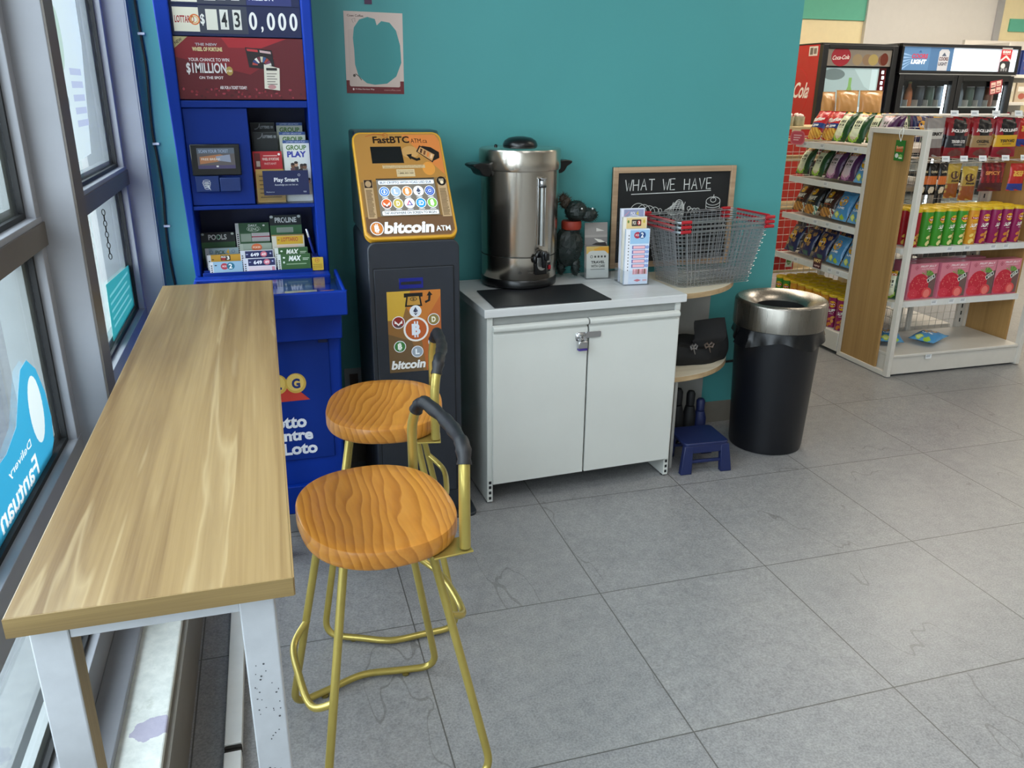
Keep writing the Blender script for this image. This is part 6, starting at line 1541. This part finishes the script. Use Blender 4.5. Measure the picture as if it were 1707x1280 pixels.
for x, c in ((.30,'#8a7a5f'),(.40,'#7f6a55'),(.46,'#9a8a55'),(.56,'#6a4a3c')): a.ell(xa+x, (za+zb)/2-.015, .05, .045, c, 18)
a.up().ell(xa+.57, (za+zb)/2-.01, .04, .05, '#5a2418', 18); a.up().text('Coca-Cola', xa+.055, za+.050, .165, .034, '#d9cdc9', .02, shear=.35, rot=.06)
put_art(c1, a, 'header_sign', GLOSS, 0, cy0+.012, 0)
put(c1, MB().box(xa, cy0+.018, .22, xb, cy0+.024, za-.004), 'door_glass', COOLGLASS, smooth=False)
put(c1, MB().box(xa, cy0+.018, za-.012, xb, cy0+.03, za), 'door_rail', BLKC, smooth=False)
a = Art(); a.rect(xa, 1.34, xb-.09, za-.014, '#a9b9b6'); a.up().ell(xa+.10, 1.655, .11, .045, '#6f7a78', 24); a.poly([(xa+.30,1.70),(xb-.10,1.70),(xb-.10,1.50),(xa+.42,1.56)], '#bcccc9'); a.up()
a.poly([(xa+.235,1.40),(xa+.305,1.40),(xa+.310,1.50),(xa+.285,1.56),(xa+.285,1.63),(xa+.255,1.63),(xa+.255,1.56),(xa+.230,1.50)], '#7fa85a'); a.up().ell(xa+.26,1.47,.012,.03,'#dfe9d8',12); a.ell(xa+.285,1.43,.01,.02,'#4a7a3a',10)
a.rect(xa, 1.34, xb-.09, 1.395, '#dfe9ea'); a.rect(xb-.165,1.40,xb-.105,1.70,'#cfdedd')
put_art(c1, a, 'door_poster', LITPRINT, 0, cy0+.030, 0)  # glowing sheet stands in for the lit interior and display behind the glass
led = MB()
for k_ in range(9): led.box(xb-.055+.006*(k_%2), cy0+.034, 1.32+.043*k_, xb-.035+.006*(k_%2), cy0+.038, 1.345+.043*k_)
put(c1, led, 'light_strip', LED, smooth=False)  # glowing boxes draw the LED zigzag together with its string of white reflections
for z in (.45,.75,1.05,1.30): put(c1, MB().box(cx0+.04, cy0+.09, z-.008, cx1-.04, cy1-.05, z), 'wire_shelf', GRIDM, smooth=False)
a = Art(); a.text('Coca-Cola', -.14, 1.462, .52, .13, '#eee6e2', .02, shear=.30); a.ring(.14, 1.50, .22, .004, '#c9303a', 40)
put_art(c1, a, 'side_lettering', GLOSS, cx0-.0004, 6.30+.50, 0, rot=(0,0,-PI/2))
a = Art(); a.rect(-.06,1.80,.06,1.875,'#d9cfc8'); a.up().rect(-.045,1.81,-.005,1.865,'#6b5f58'); a.rect(.005,1.815,.045,1.86,'#7a6c64'); put_art(c1, a, 'side_notice', PRINT, cx0-.0006, 6.43, 0, rot=(0,0,-PI/2))

c2 = thing('beer_cooler', 'wide black double door beer cooler with a lit header', 'cooler', (5.90, 6.65, 0))
dx0, dx1, dy0, dy1, dh = 5.295, 6.560, 6.28, 7.05, 1.912
b = MB(); b.box(dx0, dy0+.05, .02, dx0+.03, dy1, dh); b.box(dx1-.03, dy0+.05, .02, dx1, dy1, dh); b.box(dx0+.03, dy0+.05, dh-.02, dx1-.03, dy1, dh); b.box(dx0+.03, dy1-.03, .02, dx1-.03, dy1, dh-.02); b.box(dx0+.03, dy0+.05, .02, dx1-.03, dy1-.03, .2)
put(c2, b, 'cabinet', BLKC, bevel=.004)
b = MB(); b.box(dx0, dy0, dh-.026, dx1, dy0+.05, dh); b.box(dx0, dy0, 1.672, dx1, dy0+.05, 1.696); b.box(dx0, dy0, 1.696, dx0+.022, dy0+.05, dh-.026); b.box(dx1-.022, dy0, 1.696, dx1, dy0+.05, dh-.026)
put(c2, b, 'header_frame', BLKC, bevel=.003)
put(c2, MB().box(dx0, dy0-.004, 1.664, dx1, dy0+.02, 1.671), 'chrome_trim', CHROME, smooth=False)
a = Art(); a.rect(dx0+.022,1.696,dx1-.022,dh-.026,'#d9e6f2'); a.rect(dx0+.022,1.696,dx0+.545,dh-.026,'#4a6f96')
for k_ in range(5): a.poly([(dx0+.03,1.70+.03*k_),(dx0+.03,1.715+.03*k_),(dx0+.13,1.77+.01*k_)],'#7f9fbf')
a.rect(dx0+.30,1.696,dx0+.545,dh-.026,'#3f6288'); a.up(); a.text('COORS',dx0+.115,1.792,.165,.038,'#a3344a',.05,shear=.15); a.text('LIGHT',dx0+.115,1.748,.155,.036,'#e9eef4',.05,shear=.15); a.poly([(dx0+.18,1.84),(dx0+.215,1.84),(dx0+.197,1.86)],'#2b4a7a')
a.poly([(dx0+.395,1.697),(dx0+.500,1.697),(dx0+.505,1.85),(dx0+.485,1.87),(dx0+.415,1.87),(dx0+.395,1.85)],'#a9aaae'); a.up(); a.poly([(dx0+.425,1.815),(dx0+.475,1.815),(dx0+.45,1.845)],'#3a4456'); a.text('COORS',dx0+.402,1.778,.096,.030,'#4a2c30',.05); a.text('LIGHT',dx0+.402,1.738,.092,.028,'#3a3c48',.05)
put_art(c2, a, 'lit_header', LITPRINT, 0, dy0+.010, 0)
put(c2, MB().box(dx0+.022, dy0+.011, 1.696, dx1-.022, dy0+.03, dh-.026), 'header_back', COOLIN, smooth=False)
for k_, (xa, xb) in enumerate(((dx0+.015, dx0+.628), (dx0+.637, dx1-.015))):
    b = MB(); b.box(xa, dy0, .2, xa+.05, dy0+.045, 1.66); b.box(xb-.05, dy0, .2, xb, dy0+.045, 1.66); b.box(xa+.05, dy0, 1.615, xb-.05, dy0+.045, 1.66); b.box(xa+.05, dy0, .2, xb-.05, dy0+.045, .25)
    dr = put(c2, b, 'door', BLKC, bevel=.003)
    put(c2, MB().box(xa+.05, dy0+.018, .25, xb-.05, dy0+.024, 1.615), 'door_glass', COOLGLASS, dr, smooth=False)
    put(c2, MB().box(xb-.075, dy0+.05, .3, xb-.058, dy0+.06, 1.58), 'light_strip', LED, dr, smooth=False)
put(c2, MB().box(dx0+.03, dy1-.04, .2, dx1-.03, dy1-.03, 1.66), 'inner_liner', plain('dark_liner','#2d343c',.6), smooth=False)
for z in (.55,.85,1.13,1.40):
    b = MB(); b.box(dx0+.04, dy0+.07, z-.010, dx1-.04, dy1-.06, z)
    for k_ in range(11): b.box(dx0+.08+.11*k_, dy0+.07, z, dx0+.084+.11*k_, dy0+.30, z+.055)
    put(c2, b, 'wire_shelf', GRIDM, smooth=False)
def canm(base, top): 
    b = MB(); b.color(base); b.lathe([(.026,0),(.032,.008),(.032,.120),(.027,.132)], n=16); b.color(top); b.lathe([(.0275,.132),(.028,.136),(.024,.134),(0,.134)], n=16, caps=False); o = b.build('drink_can', GLOSS); m = o.data; D.objects.remove(o); return m
CM = [canm('#3f454d','#b9bcc0'), canm('#8f5a44','#b9bcc0'), canm('#6f7b86','#c9cccf'), canm('#4a5a52','#b9bcc0')]
n_ = 0
for z in (1.40, 1.13):
    for k_ in range(11):
        if k_ == 10 or (z > 1.3 and k_ in (1, 6)): continue
        o = D.objects.new('drink_can', CM[(k_*7+int(z*10)) % 4]); COL.objects.link(o); o.location = (dx0+.135+.11*k_, dy0+.12, z+.0003); o.scale = (1.15,1.15,1.25)
        left = k_ < 5
        tag(o, f"drink can standing on the {'top' if z > 1.3 else 'second'} rack behind the {'left' if left else 'right'} door of the black cooler", 'can', f"cans on the {'top' if z > 1.3 else 'second'} rack, {'left' if left else 'right'} door")
def bottle(x, z, col, capc, lb):
    t = thing('drink_bottle', lb, 'bottle', (x, dy0+.13, z))
    MB().lathe([(.030,0),(.034,.006),(.034,.10),(.028,.135),(.014,.165),(.013,.19)], n=18).build('bottle_body', plain('b_'+col, col, .2), t)
    MB().lathe([(.0145,.19),(.0145,.205),(0,.206)], n=14).build('cap', plain('c_'+capc, capc, .4), t)
bottle(dx0+.245, 1.4003, '#a8643c', '#8a7a2c', 'amber bottle with an olive cap behind the left cooler door')
bottle(dx0+.80, 1.4003, '#7c8791', '#33373c', 'clear grey bottle behind the right cooler door')
a = Art(); a.slab(0,0,.115,.205,.001,'#b3232a'); a.rect(0,0,.115,.095,'#26272b'); a.up().poly([(0,.085),(.0575,.125),(.115,.085),(.115,.105),(.0575,.145),(0,.105)],'#c9c9c9'); a.text('SUGAR',.012,.160,.09,.022,'#f0dcd8',.06); a.rect(.015,.150,.10,.154,'#e6c4c0'); a.up().ell(.04,.055,.025,.022,'#d9d9d6',12); [a.ell(.030+.026*i,.025,.009,.016,'#8f9094',10) for i in range(3)]; a.rect(0,.19,.115,.205,'#9c9a98')
tag(a.build('cooler_poster', PRINT, loc=(dx1-.215, dy0-.006, 1.69), rot=(0,0,0), smooth=False), 'red and black paper poster on the right of the lit beer header', 'poster')
a = Art(); a.slab(0,0,.135,.115,.001,'#8f2430')
for i, (x, z) in enumerate(((.012,.06),(.072,.066),(.012,.008),(.072,.012))): a.up().rect(x,z,x+.05,z+.042,'#d3b3a6'); a.rect(x+.005,z+.010,x+.042,z+.018,'#7a3a38')
a.up().rect(.012,.048,.062,.058,'#1c1414'); tag(a.build('door_notice', PRINT, loc=(dx1-.26, dy0-.0025, 1.50), rot=(0,-.15,0), smooth=False), 'maroon paper notice on the right beer cooler door', 'notice')
# wine and grocery shelf at the right edge
t = thing('grocery_shelf', 'white grocery shelf right of the black beer cooler', 'shelf', (6.95, 6.75, 0))
for z in (.5,.9,1.16,1.44,1.68): MB().box(-.34,-.30,z-.03,.5,.25,z).build('shelf_board', WSH, t, bevel=.002)
MB().box(-.34,.25,0,.5,.28,2.0).build('back_panel', WSH, t); MB().box(-.36,-.3,0,-.34,.28,1.95).build('side_panel', WSH, t)
k_ = 0
for z, hh, cols_ in ((1.68,.21,('#26305f','#2f3f7a','#26305f','#b9bcc6')),(1.44,.17,('#c9c0a8','#b9a890','#cfc6b4','#c2a79a')),(1.16,.19,('#6b2230','#a8a29a','#5a1f28','#b9b0a4')),(.9,.16,('#8c8478','#b9b0a4','#6b2230','#a8a29a'))):
    for i, c in enumerate(cols_):
        a = Art(); a.slab(-.075,0,.075,hh,.12,c); a.rect(-.055,hh*.55,.055,hh*.8,'#d9d6cc'); a.up().ell(0,hh*.3,.04,hh*.16,('#7f9a5f','#a85a4a','#5a6a9a','#c9a85a')[i])
        tag(a.build('grocery_box', GLOSS, loc=(6.70+.17*i, 6.47, z+.0003), smooth=False), ('navy' if z > 1.6 else 'cream' if z > 1.4 else 'maroon and grey' if z > 1.1 else 'grey')+' box standing on the grocery shelf right of the beer cooler', 'box', 'boxes at %d cm on the grocery shelf' % int(z*100))
